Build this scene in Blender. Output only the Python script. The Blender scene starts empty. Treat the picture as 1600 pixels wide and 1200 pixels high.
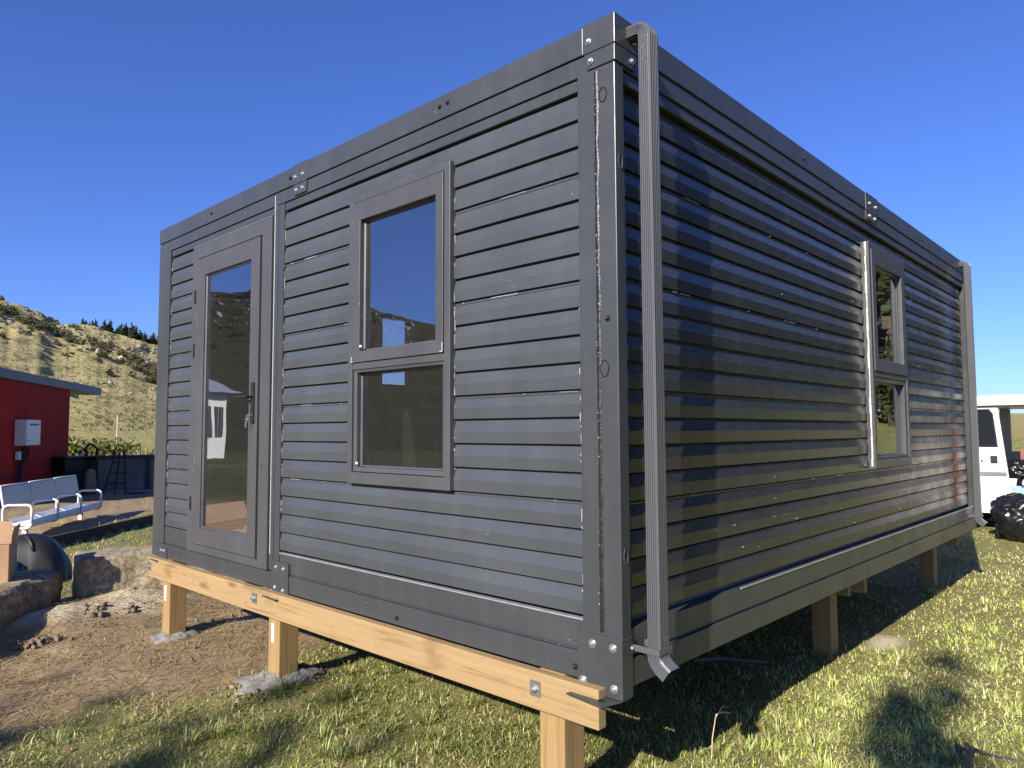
import bpy, bmesh, math, random
import numpy as np
from mathutils import Vector, Matrix, Quaternion

random.seed(7); RNG = np.random.default_rng(11)
rad = math.radians
SC = bpy.context.scene
COL = SC.collection
# ------------------------------------------------------------------ camera, sky, sun, exposure
# world: X runs along the long siding wall (away), Y along the door wall (to the left), Z up; cabin floor frame at z = 0
CAM = np.array([-2.20155, -1.52997, 0.92761])
YAW, PITCH, ROLL, FPX = 0.75375852, 0.06433714, -0.00443824, 1133.566
fw = np.array([math.cos(PITCH)*math.cos(YAW), math.cos(PITCH)*math.sin(YAW), math.sin(PITCH)])
rt = np.array([math.sin(YAW), -math.cos(YAW), 0.0]); up = np.cross(rt, fw)
rt, up = rt*math.cos(ROLL)+up*math.sin(ROLL), up*math.cos(ROLL)-rt*math.sin(ROLL)
cd = bpy.data.cameras.new('camera'); cam = bpy.data.objects.new('camera', cd); COL.objects.link(cam)
cd.sensor_width = 36; cd.lens = FPX/1600*36; cd.clip_start = 0.05; cd.clip_end = 8000
cam.matrix_world = Matrix(((rt[0], up[0], -fw[0], CAM[0]), (rt[1], up[1], -fw[1], CAM[1]), (rt[2], up[2], -fw[2], CAM[2]), (0, 0, 0, 1)))
SC.camera = cam

SUN_AZ, SUN_EL = math.atan2(-0.215, -1.0), rad(27.6)
wd = bpy.data.worlds.new('World'); SC.world = wd; wd.use_nodes = True
wn = wd.node_tree; bg = wn.nodes['Background']
sky = wn.nodes.new('ShaderNodeTexSky'); sky.sky_type = 'NISHITA'; sky.sun_disc = False
sky.sun_elevation = SUN_EL; sky.sun_rotation = (math.pi/2-SUN_AZ) % (2*math.pi)
sky.air_density = 1.0; sky.dust_density = 0.3; sky.ozone_density = 3.0; sky.altitude = 300
tint = wn.nodes.new('ShaderNodeMix'); tint.data_type = 'RGBA'; tint.blend_type = 'MULTIPLY'; tint.inputs[0].default_value = 1
tint.inputs[7].default_value = (.40, .54, 1.0, 1)          # the clear, deep blue winter sky of the place
wn.links.new(sky.outputs[0], tint.inputs[6]); wn.links.new(tint.outputs[2], bg.inputs[0]); bg.inputs[1].default_value = 0.099
sl = bpy.data.lights.new('sun', 'SUN'); sun = bpy.data.objects.new('sun', sl); COL.objects.link(sun)
sl.energy = 4.9; sl.angle = rad(0.5); sl.color = (1.0, 0.93, 0.82)
sd = Vector((math.cos(SUN_EL)*math.cos(SUN_AZ), math.cos(SUN_EL)*math.sin(SUN_AZ), math.sin(SUN_EL)))
sun.rotation_euler = sd.to_track_quat('Z', 'Y').to_euler(); sun.location = sd*60
vs = SC.view_settings; vs.view_transform = 'Standard'; vs.look = 'None'; vs.gamma = 1; vs.use_curve_mapping = False
vs.exposure = 0.86
SC.render.engine = 'CYCLES'
SC.cycles.max_bounces = 8; SC.cycles.transparent_max_bounces = 16
SC.cycles.caustics_reflective = False; SC.cycles.caustics_refractive = False

# ------------------------------------------------------------------ helpers
def tag(o, label=None, cat=None, group=None, kind=None):
    if label: o['label'] = label
    if cat: o['category'] = cat
    if group: o['group'] = group
    if kind: o['kind'] = kind
    return o

def empty(name, label, cat, loc=(0, 0, 0), rz=0, group=None):
    o = bpy.data.objects.new(name, None); COL.objects.link(o)
    o.empty_display_size = 0.1; o.location = loc; o.rotation_euler = (0, 0, rz)
    return tag(o, label, cat, group)

def link(name, me, mat=None, parent=None, bevel=0, smooth=False, subsurf=0):
    o = bpy.data.objects.new(name, me); COL.objects.link(o)
    if mat is not None:
        for m in (mat if isinstance(mat, (list, tuple)) else [mat]): me.materials.append(m)
    if parent is not None: o.parent = parent
    if bevel:
        b = o.modifiers.new('bevel', 'BEVEL'); b.width = bevel; b.segments = 2; b.limit_method = 'ANGLE'; b.angle_limit = rad(40)
    if subsurf:
        s = o.modifiers.new('sub', 'SUBSURF'); s.levels = subsurf; s.render_levels = subsurf
    if smooth:
        me.polygons.foreach_set('use_smooth', [True]*len(me.polygons))
    return o

def np_mesh(name, V, Fs, cols=None):
    """V (n,3); Fs list of (m,k) index arrays; cols (n,4) point colours"""
    me = bpy.data.meshes.new(name); V = np.asarray(V, np.float32)
    me.vertices.add(len(V)); me.vertices.foreach_set('co', V.ravel())
    Fs = [np.asarray(f, np.int32) for f in Fs if len(f)]
    nl = sum(f.size for f in Fs); npoly = sum(len(f) for f in Fs)
    me.loops.add(nl); me.polygons.add(npoly)
    me.loops.foreach_set('vertex_index', np.concatenate([f.ravel() for f in Fs]))
    tot = np.concatenate([np.full(len(f), f.shape[1], np.int32) for f in Fs])
    st = np.concatenate([[0], np.cumsum(tot)[:-1]]).astype(np.int32)
    me.polygons.foreach_set('loop_start', st)
    try: me.polygons.foreach_set('loop_total', tot)
    except Exception: pass
    me.update(calc_edges=True)
    if cols is not None:
        a = me.color_attributes.new('tint', 'FLOAT_COLOR', 'POINT'); a.data.foreach_set('color', np.asarray(cols, np.float32).ravel())
    return me

class MB:
    def __init__(s): s.v = []; s.f = []; s.m = []
    def add(s, vs_, fs_, mi=0):
        b = len(s.v); s.v += [tuple(float(c) for c in v) for v in vs_]
        for f in fs_: s.f.append(tuple(b+i for i in f)); s.m.append(mi)
        return s
    def box(s, x0, x1, y0, y1, z0, z1, mi=0):
        return s.add([(x0,y0,z0),(x1,y0,z0),(x1,y1,z0),(x0,y1,z0),(x0,y0,z1),(x1,y0,z1),(x1,y1,z1),(x0,y1,z1)],
                     [(0,3,2,1),(4,5,6,7),(0,1,5,4),(1,2,6,5),(2,3,7,6),(3,0,4,7)], mi)
    def frame_of(s, d):
        d = Vector(d).normalized(); a = Vector((0,0,1)) if abs(d.z) < .9 else Vector((1,0,0))
        u = d.cross(a).normalized(); return u, d.cross(u).normalized()
    def tube(s, pts, r, n=10, mi=0, cap=True):
        pts = [Vector(p) for p in pts]; rs = r if isinstance(r, (list, tuple)) else [r]*len(pts)
        vs_ = []; u = None
        for i, p in enumerate(pts):
            d = (pts[min(i+1, len(pts)-1)]-pts[max(i-1, 0)]).normalized()
            if u is None: u, w = s.frame_of(d)
            else:
                u = (u-d*u.dot(d)).normalized()
            w = d.cross(u)
            for k in range(n):
                a = 2*math.pi*k/n; vs_.append(p+(u*math.cos(a)+w*math.sin(a))*rs[i])
        fs_ = [(i*n+k, i*n+(k+1) % n, (i+1)*n+(k+1) % n, (i+1)*n+k) for i in range(len(pts)-1) for k in range(n)]
        if cap: fs_ += [tuple(range(n))[::-1], tuple((len(pts)-1)*n+k for k in range(n))]
        return s.add(vs_, fs_, mi)
    def prism(s, poly, d, mi=0):
        n = len(poly); d = Vector(d); P = [Vector(p) for p in poly]
        return s.add(P+[p+d for p in P], [tuple(range(n)), tuple(range(2*n-1, n-1, -1))]+[(i, i+n, (i+1) % n+n, (i+1) % n) for i in range(n)], mi)
    def disc(s, c, d, r, h, n=12, r2=None, mi=0):
        c = Vector(c); d = Vector(d).normalized(); return s.tube([c, c+d*h], [r, r if r2 is None else r2], n, mi)
    def build(s, name, mat=None, parent=None, bevel=0, smooth=False, subsurf=0, fix=True):
        me = bpy.data.meshes.new(name); me.from_pydata(s.v, [], s.f)
        me.polygons.foreach_set('material_index', s.m)
        if fix:
            bm = bmesh.new(); bm.from_mesh(me); bmesh.ops.recalc_face_normals(bm, faces=bm.faces); bm.to_mesh(me); bm.free()
        me.update(); return link(name, me, mat, parent, bevel, smooth, subsurf)

def copy_tree(o, parent=None):
    c = o.copy(); COL.objects.link(c)
    if parent is not None: c.parent = parent
    for ch in list(o.children): copy_tree(ch, c)
    return c

# value noise in numpy
def hash2(ix, iy, s):
    h = (ix*374761393+iy*668265263+s*974634777) & 0xffffffff
    h = ((h ^ (h >> 13))*1274126177) & 0xffffffff
    return ((h ^ (h >> 16)) & 0xffff)/65535.0
def vnoise(x, y, s=0):
    x = np.asarray(x, float); y = np.asarray(y, float)
    ix = np.floor(x).astype(np.int64); iy = np.floor(y).astype(np.int64); fx = x-ix; fy = y-iy
    fx = fx*fx*(3-2*fx); fy = fy*fy*(3-2*fy)
    a = hash2(ix, iy, s); b = hash2(ix+1, iy, s); c = hash2(ix, iy+1, s); d = hash2(ix+1, iy+1, s)
    return (a*(1-fx)+b*fx)*(1-fy)+(c*(1-fx)+d*fx)*fy
def fbm(x, y, o=4, s=0):
    t = 0; a = .5; n = 0
    for i in range(o): t = t+a*vnoise(np.asarray(x)*2**i+17.3*i, np.asarray(y)*2**i-9.1*i, s+i); n += a; a *= .5
    return t/n
def sstep(a, b, x):
    t = np.clip((np.asarray(x, float)-a)/(b-a), 0, 1); return t*t*(3-2*t)

# ------------------------------------------------------------------ materials
class NT:
    def __init__(s, name):
        s.m = bpy.data.materials.new(name); s.m.use_nodes = True; s.t = s.m.node_tree; s.n = s.t.nodes; s.b = s.n['Principled BSDF']; s.out = s.n['Material Output']
    def new(s, t, **k):
        n = s.n.new(t)
        for a, v in k.items(): setattr(n, a, v)
        return n
    def l(s, a, b): s.t.links.new(a, b)
    def pos(s, scale=(1, 1, 1), rot=(0, 0, 0), obj=False):
        mp = s.new('ShaderNodeMapping'); mp.inputs['Scale'].default_value = scale; mp.inputs['Rotation'].default_value = rot
        if obj: s.l(s.new('ShaderNodeTexCoord').outputs['Object'], mp.inputs[0])
        else: s.l(s.new('ShaderNodeNewGeometry').outputs['Position'], mp.inputs[0])
        return mp.outputs[0]
    def noise(s, vec, scale, detail=4, rough=.55, dist=0):
        n = s.new('ShaderNodeTexNoise'); n.inputs['Scale'].default_value = scale; n.inputs['Detail'].default_value = detail
        n.inputs['Roughness'].default_value = rough; n.inputs['Distortion'].default_value = dist; s.l(vec, n.inputs['Vector']); return n.outputs['Fac']
    def ramp(s, fac, stops):
        r = s.new('ShaderNodeValToRGB'); e = r.color_ramp.elements
        while len(e) < len(stops): e.new(.5)
        for i, (p, c) in enumerate(stops):
            e[i].position = p; e[i].color = (c if len(c) == 4 else (*c, 1)) if isinstance(c, (tuple, list)) else (c, c, c, 1)
        s.l(fac, r.inputs[0]); return r.outputs[0]
    def mix(s, fac, a, b, mode='MIX'):
        m = s.new('ShaderNodeMix', data_type='RGBA', blend_type=mode)
        for i, v in ((0, fac), (6, a), (7, b)):
            if hasattr(v, 'links') or hasattr(v, 'is_linked'): s.l(v, m.inputs[i])
            elif i == 0: m.inputs[0].default_value = v
            else: m.inputs[i].default_value = (*v, 1)
        return m.outputs[2]
    def bump(s, h, strength=.3, dist=.01):
        b = s.new('ShaderNodeBump'); b.inputs['Strength'].default_value = strength; b.inputs['Distance'].default_value = dist
        s.l(h, b.inputs['Height']); s.l(b.outputs[0], s.b.inputs['Normal']); return b
    def set(s, color=None, rough=None, metal=None, spec=None):
        for k, v in (('Base Color', color), ('Roughness', rough), ('Metallic', metal), ('Specular IOR Level', spec)):
            if v is None: continue
            if hasattr(v, 'is_linked'): s.l(v, s.b.inputs[k])
            else: s.b.inputs[k].default_value = (*v, 1) if isinstance(v, (tuple, list)) else v
        return s

def simple(name, col, rough=.6, metal=0, var=.18, scale=6, bump=0, bscale=60, spec=None, obj=True):
    t = NT(name); p = t.pos(obj=obj); n = t.noise(p, scale, 5)
    lo = tuple(c*(1-var) for c in col); hi = tuple(min(1, c*(1+var)) for c in col)
    t.set(t.ramp(n, [(.3, lo), (.7, hi)]), rough, metal, spec)
    if bump: t.bump(t.noise(p, bscale, 4), bump, .004)
    return t.m

def slate(name, grain=None, rough=.34, base=(.044, .048, .053), wav=1.0, speck=True):
    t = NT(name); p = t.pos(obj=True)
    n = t.noise(p, 2.2, 5); c = t.ramp(n, [(.3, tuple(x*.88 for x in base)), (.7, tuple(x*1.12 for x in base))])
    big = t.noise(p, 14, 6, .7); c = t.mix(t.ramp(big, [(.62, 0.), (.78, .16)]), c, (.13, .14, .15))       # dusty scuffs
    stk = t.noise(t.pos((11, 11, .9), obj=True), 1.0, 5, .65); c = t.mix(t.ramp(stk, [(.48, 0.), (.78, .17)]), c, (.105, .108, .108))         # dust run down by rain
    if speck:
        sp = t.noise(p, 95, 2, .5); gate = t.noise(p, 3.0, 3)
        m = t.new('ShaderNodeMath', operation='MULTIPLY'); t.l(t.ramp(sp, [(.735, 0.), (.76, 1.)]), m.inputs[0]); t.l(t.ramp(gate, [(.5, 0.), (.6, 1.)]), m.inputs[1])
        c = t.mix(m.outputs[0], c, (.36, .37, .38))
    r = t.ramp(t.noise(p, 5, 5, .65), [(.3, rough*.78), (.7, rough*1.35)])
    t.set(c, r, 0, .5)
    if grain:
        g = t.noise(t.pos(grain, obj=True), 1, 6, .6, .2); w = t.noise(t.pos((1.2, 1.2, 1.2), obj=True), 1.6, 2)
        b = t.bump(g, .16*wav, .0016)
        b2 = t.new('ShaderNodeBump'); b2.inputs['Strength'].default_value = .07*wav; b2.inputs['Distance'].default_value = .02
        t.l(w, b2.inputs['Height']); t.l(b2.outputs[0], b.inputs['Normal'])
    else: t.bump(t.noise(p, 180, 3), .05, .001)
    return t.m

def wood(name, axis, base=(.305, .205, .098), dark=(.17, .098, .038)):
    t = NT(name); sc = [38, 38, 38]; sc[axis] = 1.6
    g = t.noise(t.pos(tuple(sc), obj=True), 1, 6, .62, .6)
    c = t.ramp(g, [(.25, dark), (.45, base), (.75, tuple(min(1, x*1.22) for x in base))])
    k = t.noise(t.pos(tuple(2.2 if i != axis else 1.3 for i in range(3)), obj=True), 2.2, 3); c = t.mix(t.ramp(k, [(.60, 0.), (.74, .55)]), c, dark)
    s_ = t.noise(t.pos(obj=True), 9, 5, .7); c = t.mix(t.ramp(s_, [(.60, 0.), (.76, .5)]), c, (.15, .095, .05))
    kn = t.new('ShaderNodeTexVoronoi'); kn.inputs['Scale'].default_value = 1.0; t.l(t.pos(tuple(7 if i != axis else 2.0 for i in range(3)), obj=True), kn.inputs['Vector'])
    c = t.mix(t.ramp(kn.outputs['Distance'], [(.06, .75), (.16, 0.)]), c, (.17, .08, .03))
    t.set(c, .72, 0, .3); t.bump(g, .25, .002); return t.m

M = {}
M['slate'] = slate('slate_paint'); M['slate_flat'] = slate('slate_frame', rough=.33, base=(.045, .048, .051))
M['siding_front'] = slate('siding_front', (260, 7, 260), .34, (.056, .061, .067)); M['siding_shaded'] = slate('siding_side_shaded', (4, 110, 110), .25, (.027, .029, .031), .45)  # one paint in two tones: the long wall's shade darkens the second
M['vinyl'] = slate('window_profile', rough=.4, base=(.060, .061, .064)); M['vinyl_light'] = simple('window_bead', (.30, .30, .30), .4)
M['pipe'] = simple('downpipe', (.085, .086, .092), .28, 0, .05)
M['black'] = simple('black_plastic', (.012, .012, .013), .5, 0, .2); M['rubber'] = simple('rubber', (.012, .012, .012), .75)
M['groove'] = simple('gasket', (.006, .006, .006), .8)
M['zinc'] = simple('zinc_bolt', (.62, .62, .60), .32, .85, .2, 60)
M['film'] = simple('white_film_and_glint', (.46, .47, .47), .5, 0, .2, 30); M['highlight_trim'] = simple('highlight_edge', (.46, .47, .48), .35, .5, .15, 20)  # edge tone holds the sill's sunlit highlight; white also draws the bead's sparkle
M['beam'] = wood('pine_beam', 1); M['post'] = wood('pine_post', 2, (.285, .182, .078), (.145, .08, .03)); M['bearer'] = M['beam']
M['concrete'] = simple('concrete', (.21, .20, .18), .95, 0, .45, 16, .9, 60, obj=False)
M['tag_paper'] = simple('white_tag', (.75, .74, .7), .6)
t = NT('sealant_bead'); p = t.pos(obj=True); t.set(t.ramp(t.noise(p, 70, 4), [(.3, (.008, .007, .006)), (.75, (.030, .027, .024))]), .36, 0, .4); t.bump(t.noise(p, 90, 4, .6), .6, .003); M['bead'] = t.m

def schlick(t, f0):
    lw = t.new('ShaderNodeLayerWeight'); lw.inputs[0].default_value = .5; pw = t.new('ShaderNodeMath', operation='POWER'); pw.inputs[1].default_value = 5; t.l(lw.outputs['Facing'], pw.inputs[0])
    mr = t.new('ShaderNodeMapRange'); mr.inputs[3].default_value = f0; mr.inputs[4].default_value = 1.0; t.l(pw.outputs[0], mr.inputs[0]); return mr
def glass_mat():
    t = NT('tinted_glass'); t.n.remove(t.b)
    tr = t.new('ShaderNodeBsdfTransparent'); tr.inputs[0].default_value = (.80, .81, .82, 1)
    gl = t.new('ShaderNodeBsdfGlossy'); gl.inputs['Roughness'].default_value = .0; gl.inputs[0].default_value = (.9, .93, 1, 1)
    fr = schlick(t, .24)                                                         # coated solar glass
    wv = t.noise(t.pos(obj=True), 2.3, 1); b = t.new('ShaderNodeBump'); b.inputs['Strength'].default_value = .05; b.inputs['Distance'].default_value = .02; t.l(wv, b.inputs['Height'])
    t.l(b.outputs[0], gl.inputs['Normal'])
    mx = t.new('ShaderNodeMixShader'); t.l(fr.outputs[0], mx.inputs[0]); t.l(tr.outputs[0], mx.inputs[1]); t.l(gl.outputs[0], mx.inputs[2])
    df = t.new('ShaderNodeBsdfDiffuse'); df.inputs[0].default_value = (.5, .48, .44, 1)                          # dust on the pane
    d = t.ramp(t.noise(t.pos(obj=True), 120, 3, .7), [(.66, .008), (.78, .35)]); g2 = t.new('ShaderNodeMixShader')
    t.l(d, g2.inputs[0]); t.l(mx.outputs[0], g2.inputs[1]); t.l(df.outputs[0], g2.inputs[2]); t.l(g2.outputs[0], t.out.inputs[0]); return t.m
M['glass'] = glass_mat()
t = NT('clear_glass'); t.n.remove(t.b); tr = t.new('ShaderNodeBsdfTransparent'); gl = t.new('ShaderNodeBsdfGlossy'); gl.inputs['Roughness'].default_value = 0; fr = schlick(t, .05); mx = t.new('ShaderNodeMixShader')
t.l(fr.outputs[0], mx.inputs[0]); t.l(tr.outputs[0], mx.inputs[1]); t.l(gl.outputs[0], mx.inputs[2]); t.l(mx.outputs[0], t.out.inputs[0]); M['clear'] = t.m

def leafy(name, c0, c1, rough=.55, transl=.25):
    t = NT(name); a = t.new('ShaderNodeAttribute', attribute_name='tint')
    c = t.mix(a.outputs['Fac'], c0, c1); t.set(c, rough, 0, .25)
    tr = t.new('ShaderNodeBsdfTranslucent'); t.l(c, tr.inputs[0]); mx = t.new('ShaderNodeMixShader'); mx.inputs[0].default_value = transl
    t.l(t.b.outputs[0], mx.inputs[1]); t.l(tr.outputs[0], mx.inputs[2]); t.l(mx.outputs[0], t.out.inputs[0]); return t.m
t = NT('grass_blades'); a = t.new('ShaderNodeAttribute', attribute_name='tint'); t.set(a.outputs['Color'], .5, 0, .3)
tr = t.new('ShaderNodeBsdfTranslucent'); t.l(a.outputs['Color'], tr.inputs[0]); mx = t.new('ShaderNodeMixShader'); mx.inputs[0].default_value = .3
t.l(t.b.outputs[0], mx.inputs[1]); t.l(tr.outputs[0], mx.inputs[2]); t.l(mx.outputs[0], t.out.inputs[0]); M['grass'] = t.m
M['bark'] = simple('bark', (.12, .09, .06), .9, 0, .35, 8, .6, 30)
M['leaf_dark'] = leafy('conifer_leaf', (.018, .030, .012), (.05, .07, .025)); M['leaf_mid'] = leafy('tree_leaf', (.035, .05, .018), (.12, .13, .045))
M['flax'] = leafy('flax_leaf', (.06, .08, .02), (.24, .23, .07)); M['scrub'] = leafy('scrub_leaf', (.035, .040, .018), (.15, .135, .06))

# ------------------------------------------------------------------ terrain
G0 = -0.56
E_AZ = np.array([-180, -150, -100, -60, 0, 30, 50, 60, 69.4, 71.5, 73.9, 75.0, 75.7, 76.5, 78.6, 90, 104, 116, 125, 131, 140, 155, 180])
E_EL = np.array([2.0, 1.0, .5, .5, .9, 1.2, 3.0, 4.6, 5.9, 6.6, 7.1, 7.2, 7.35, 7.95, 8.5, 9.3, 10.0, 10.3, 9.5, 8.2, 6.0, 3.5, 2.0])
R_FOOT, R_CREST = 48.0, 250.0
def ground_h(x, y, detail=True):
    x = np.asarray(x, float); y = np.asarray(y, float); dx = x-CAM[0]; dy = y-CAM[1]
    r = np.hypot(dx, dy); az = np.degrees(np.arctan2(dy, dx))
    el = np.interp(az, E_AZ, E_EL); Hc = CAM[2]-G0+np.tan(np.radians(el))*R_CREST
    if detail: Hc = Hc+sstep(3, 6, el)*(fbm(az*1.6, az*0+3.3, 4, 5)-.5)*1.5
    tt = (r-R_FOOT)/(R_CREST-R_FOOT); tc = np.clip(tt, 0, 1)
    prof = .35*tc+.65*tc**1.7
    back = np.clip((r-R_CREST)/600, 0, 1)
    h = Hc*prof*(1-.55*back)
    if detail:
        w = sstep(60, 120, r)*sstep(3.5, 6, el)*(1-sstep(.97, 1.0, tc)*.75)
        h = h+w*((fbm(x*.045, y*.045, 4, 21)-.5)*6*sstep(.4, .9, tc)+(fbm(x*.22, y*.22, 4, 31)-.5)*2.2*(.25+.75*sstep(.45, .85, tc)))
        h = h+w*.28*np.sin(h*2.4+fbm(x*.06, y*.06, 3, 8)*9)*(1-sstep(.6, .9, tc))                     # stock tracks across the slope
    s = (x-3)*math.cos(rad(-25))+y*math.sin(rad(-25)); bank = sstep(9, 25, s)*1.7*sstep(25, 8, y+0*x)*(1-sstep(-4, 14, y))
    near = (fbm(x*1.1, y*1.1, 4, 3)-.5)*.07+(fbm(x*6, y*6, 3, 4)-.5)*.022
    near = near+dirt_mask(x, y)*(fbm(x*2.2-y*1.2, (x*1.2+y*2.2)*3.2, 4, 71)-.5)*.075
    mound = .17*np.exp(-(((x-.12)/.55)**2+((y-5.05)/.32)**2))+.11*np.exp(-(((x+.55)/.4)**2+((y-4.85)/.28)**2))
    mound = mound+.06*np.exp(-(((x-.0)/.33)**2+((y-2.46)/.3)**2))
    kerb = 0.13*sstep(-.05, .05, ((x-.67)*(-.651)+(y-9.3)*.759))*sstep(-6, -3, x)*(1-sstep(14, 20, r))
    return G0+h+bank+(near+mound)*(1-sstep(20, 45, r))+kerb
def dirt_mask(x, y):
    n = fbm(np.asarray(x)*.9, np.asarray(y)*.9, 4, 41)-.5; n2 = fbm(np.asarray(x)*4, np.asarray(y)*4, 3, 43)-.5
    d = sstep(2.35, 3.15, y+n*1.9+n2*.5-.12*np.clip(x, -9, 1))*(1-sstep(5.6, 5.9, y+.25*x))*(1-sstep(1.2, 3.2, x+n*2))
    far = sstep(.1, .5, (x-.67)*(-.651)+(y-9.3)*.759+n*.8)*(1-sstep(21, 25, y))*.75                     # worn dry lawn round the bench
    spots = sstep(.14, .24, fbm(np.asarray(x)*1.7+9, np.asarray(y)*1.7, 4, 47)-.5)*.5*sstep(-.5, .5, n+.3)
    return np.clip(np.maximum(np.maximum(d, far), spots), 0, 1)
def saw_mask(x, y):
    n = fbm(np.asarray(x)*3, np.asarray(y)*3, 3, 51)-.5
    a = np.exp(-(((x-.15)/.55)**2+((y-5.0)/.3)**2))+.7*np.exp(-(((x+.5)/.45)**2+((y-4.9)/.25)**2))+.8*np.exp(-(((x-3.35)/.3)**2+((y-.12)/.15)**2))+.55*np.exp(-(((x-.5)/.5)**2+((y-4.2)/.3)**2))
    return np.clip(sstep(.35, .7, a+n*.5), 0, 1)

def build_ground():
    az = np.concatenate([np.arange(-180, 62, 1.0), np.arange(62, 82, .1), np.arange(82, 140, .4), np.arange(140, 180, 1.0)])
    rr = [.25]
    while rr[-1] < 48: rr.append(rr[-1]*1.024+.004)
    while rr[-1] < 262: rr.append(rr[-1]+1.25)
    while rr[-1] < 4500: rr.append(rr[-1]*1.10)
    rr = np.array(rr); split = int(np.searchsorted(rr, 50.0)); A = np.radians(az); na = len(az)
    X = CAM[0]+rr[:, None]*np.cos(A); Y = CAM[1]+rr[:, None]*np.sin(A); Z = ground_h(X, Y)
    def sheet(i0, i1, centre):
        x, y, z = X[i0:i1], Y[i0:i1], Z[i0:i1]; n = i1-i0
        V = np.stack([x, y, z], -1).reshape(-1, 3); idx = np.arange(n*na).reshape(n, na)
        q = np.stack([idx[:-1], np.roll(idx, -1, 1)[:-1], np.roll(idx, -1, 1)[1:], idx[1:]], -1).reshape(-1, 4)[:, ::-1]
        Fs = [q]
        c = np.zeros((len(V), 4)); va = np.degrees(np.arctan2(V[:, 1]-CAM[1], V[:, 0]-CAM[0])); vr = np.hypot(V[:, 0]-CAM[0], V[:, 1]-CAM[1]); c[:, 2] = sstep(92, 102, va)*(1-sstep(145, 165, va))*sstep(9, 18, vr); c[:, 0] = dirt_mask(V[:, 0], V[:, 1]); c[:, 1] = saw_mask(V[:, 0], V[:, 1]); c[:, 3] = 1  # third channel: bearing mask for the backlit shade of hill and field
        if centre:
            V = np.vstack([V, [[CAM[0], CAM[1], float(ground_h(CAM[0], CAM[1]))]]]); k = len(V)-1
            Fs.append(np.stack([np.full(na, k), idx[0], np.roll(idx[0], -1)], -1)); c = np.vstack([c, [[0, 0, 0, 1]]])
        return V, Fs, c
    t = NT('lawn_and_soil'); a = t.new('ShaderNodeAttribute', attribute_name='tint'); sep = t.new('ShaderNodeSeparateColor'); t.l(a.outputs['Color'], sep.inputs[0])
    p = t.pos(); f1 = t.noise(p, 3.2, 6, .65); f2 = t.noise(p, 28, 5, .7); f3 = t.noise(p, 160, 3, .7)
    ln_ = t.new('ShaderNodeVectorMath', operation='LENGTH'); t.l(p, ln_.inputs[0]); fm = t.new('ShaderNodeMapRange'); fm.inputs[1].default_value = 8; fm.inputs[2].default_value = 20; t.l(ln_.outputs['Value'], fm.inputs[0])
    turf = t.mix(fm.outputs[0], t.mix(f1, (.13, .12, .045), (.29, .255, .105)), t.mix(f1, (.17, .19, .05), (.34, .33, .11))); turf = t.mix(t.ramp(f2, [(.4, 0.), (.7, .6)]), turf, (.26, .215, .10))
    big = t.noise(p, .9, 4, .6); soil = t.mix(t.ramp(big, [(.35, 0.), (.65, 1.)]), t.mix(f1, (.24, .17, .105), (.36, .27, .165)), t.mix(f1, (.32, .235, .125), (.48, .375, .225))); soil = t.mix(t.ramp(f2, [(.35, .75), (.6, 0.)]), soil, (.15, .098, .060)); soil = t.mix(t.ramp(f3, [(.58, 0.), (.72, .7)]), soil, (.52, .41, .25))
    c = t.mix(t.ramp(sep.outputs[0], [(.25, 0.), (.7, 1.)]), turf, soil)
    saw = t.mix(f2, (.46, .38, .24), (.74, .65, .46)); c = t.mix(sep.outputs[1], c, saw); c = t.mix(sep.outputs[2], c, t.mix(f1, (.05, .052, .018), (.10, .095, .038)))  # field darkened by bearing, so its image in the glass stays dim
    t.set(c, .95, 0, .1); m2 = t.new('ShaderNodeMath', operation='ADD'); t.l(f2, m2.inputs[0]); t.l(f3, m2.inputs[1]); t.bump(m2.outputs[0], .8, .012); gm = t.m
    t = NT('dry_hill_pasture'); p = t.pos(); a = t.new('ShaderNodeAttribute', attribute_name='tint'); sep = t.new('ShaderNodeSeparateColor'); t.l(a.outputs['Color'], sep.inputs[0])
    f1 = t.noise(p, .035, 6, .65); f2 = t.noise(p, .35, 6, .7); f3 = t.noise(t.pos((1, 1, 3.2)), 1.1, 5, .75)
    c = t.mix(f1, (.37, .31, .135), (.52, .435, .215)); c = t.mix(t.ramp(f2, [(.42, 0.), (.68, .65)]), c, (.20, .175, .075)); c = t.mix(t.ramp(f3, [(.52, 0.), (.70, .75)]), c, (.12, .105, .048))
    ps = t.new('ShaderNodeSeparateXYZ'); t.l(p, ps.inputs[0]); low = t.ramp(ps.outputs[2], [(.0, 1.), (1., 0.)])
    mr = t.new('ShaderNodeMapRange'); mr.inputs[1].default_value = 0; mr.inputs[2].default_value = 9; mr.inputs[3].default_value = .55; mr.inputs[4].default_value = 0; t.l(ps.outputs[2], mr.inputs[0])
    c = t.mix(mr.outputs[0], c, (.30, .27, .10)); c = t.mix(sep.outputs[2], c, t.mix(f2, (.03, .03, .013), (.10, .088, .042))); t.set(c, .95, 0, .1)  # dark scrub tone by bearing carries the hill's backlit shade
    m2 = t.new('ShaderNodeMath', operation='ADD'); t.l(f2, m2.inputs[0]); t.l(f3, m2.inputs[1]); t.bump(m2.outputs[0], 1., .55); hm = t.m
    V, Fs, c = sheet(0, split+1, True); o = link('ground', np_mesh('ground', V, Fs, c), gm, smooth=True); tag(o, kind='structure')
    V, Fs, c = sheet(split, len(rr), False); o = link('hills', np_mesh('hills', V, Fs, c), hm, smooth=True); tag(o, kind='structure')
build_ground()

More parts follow.
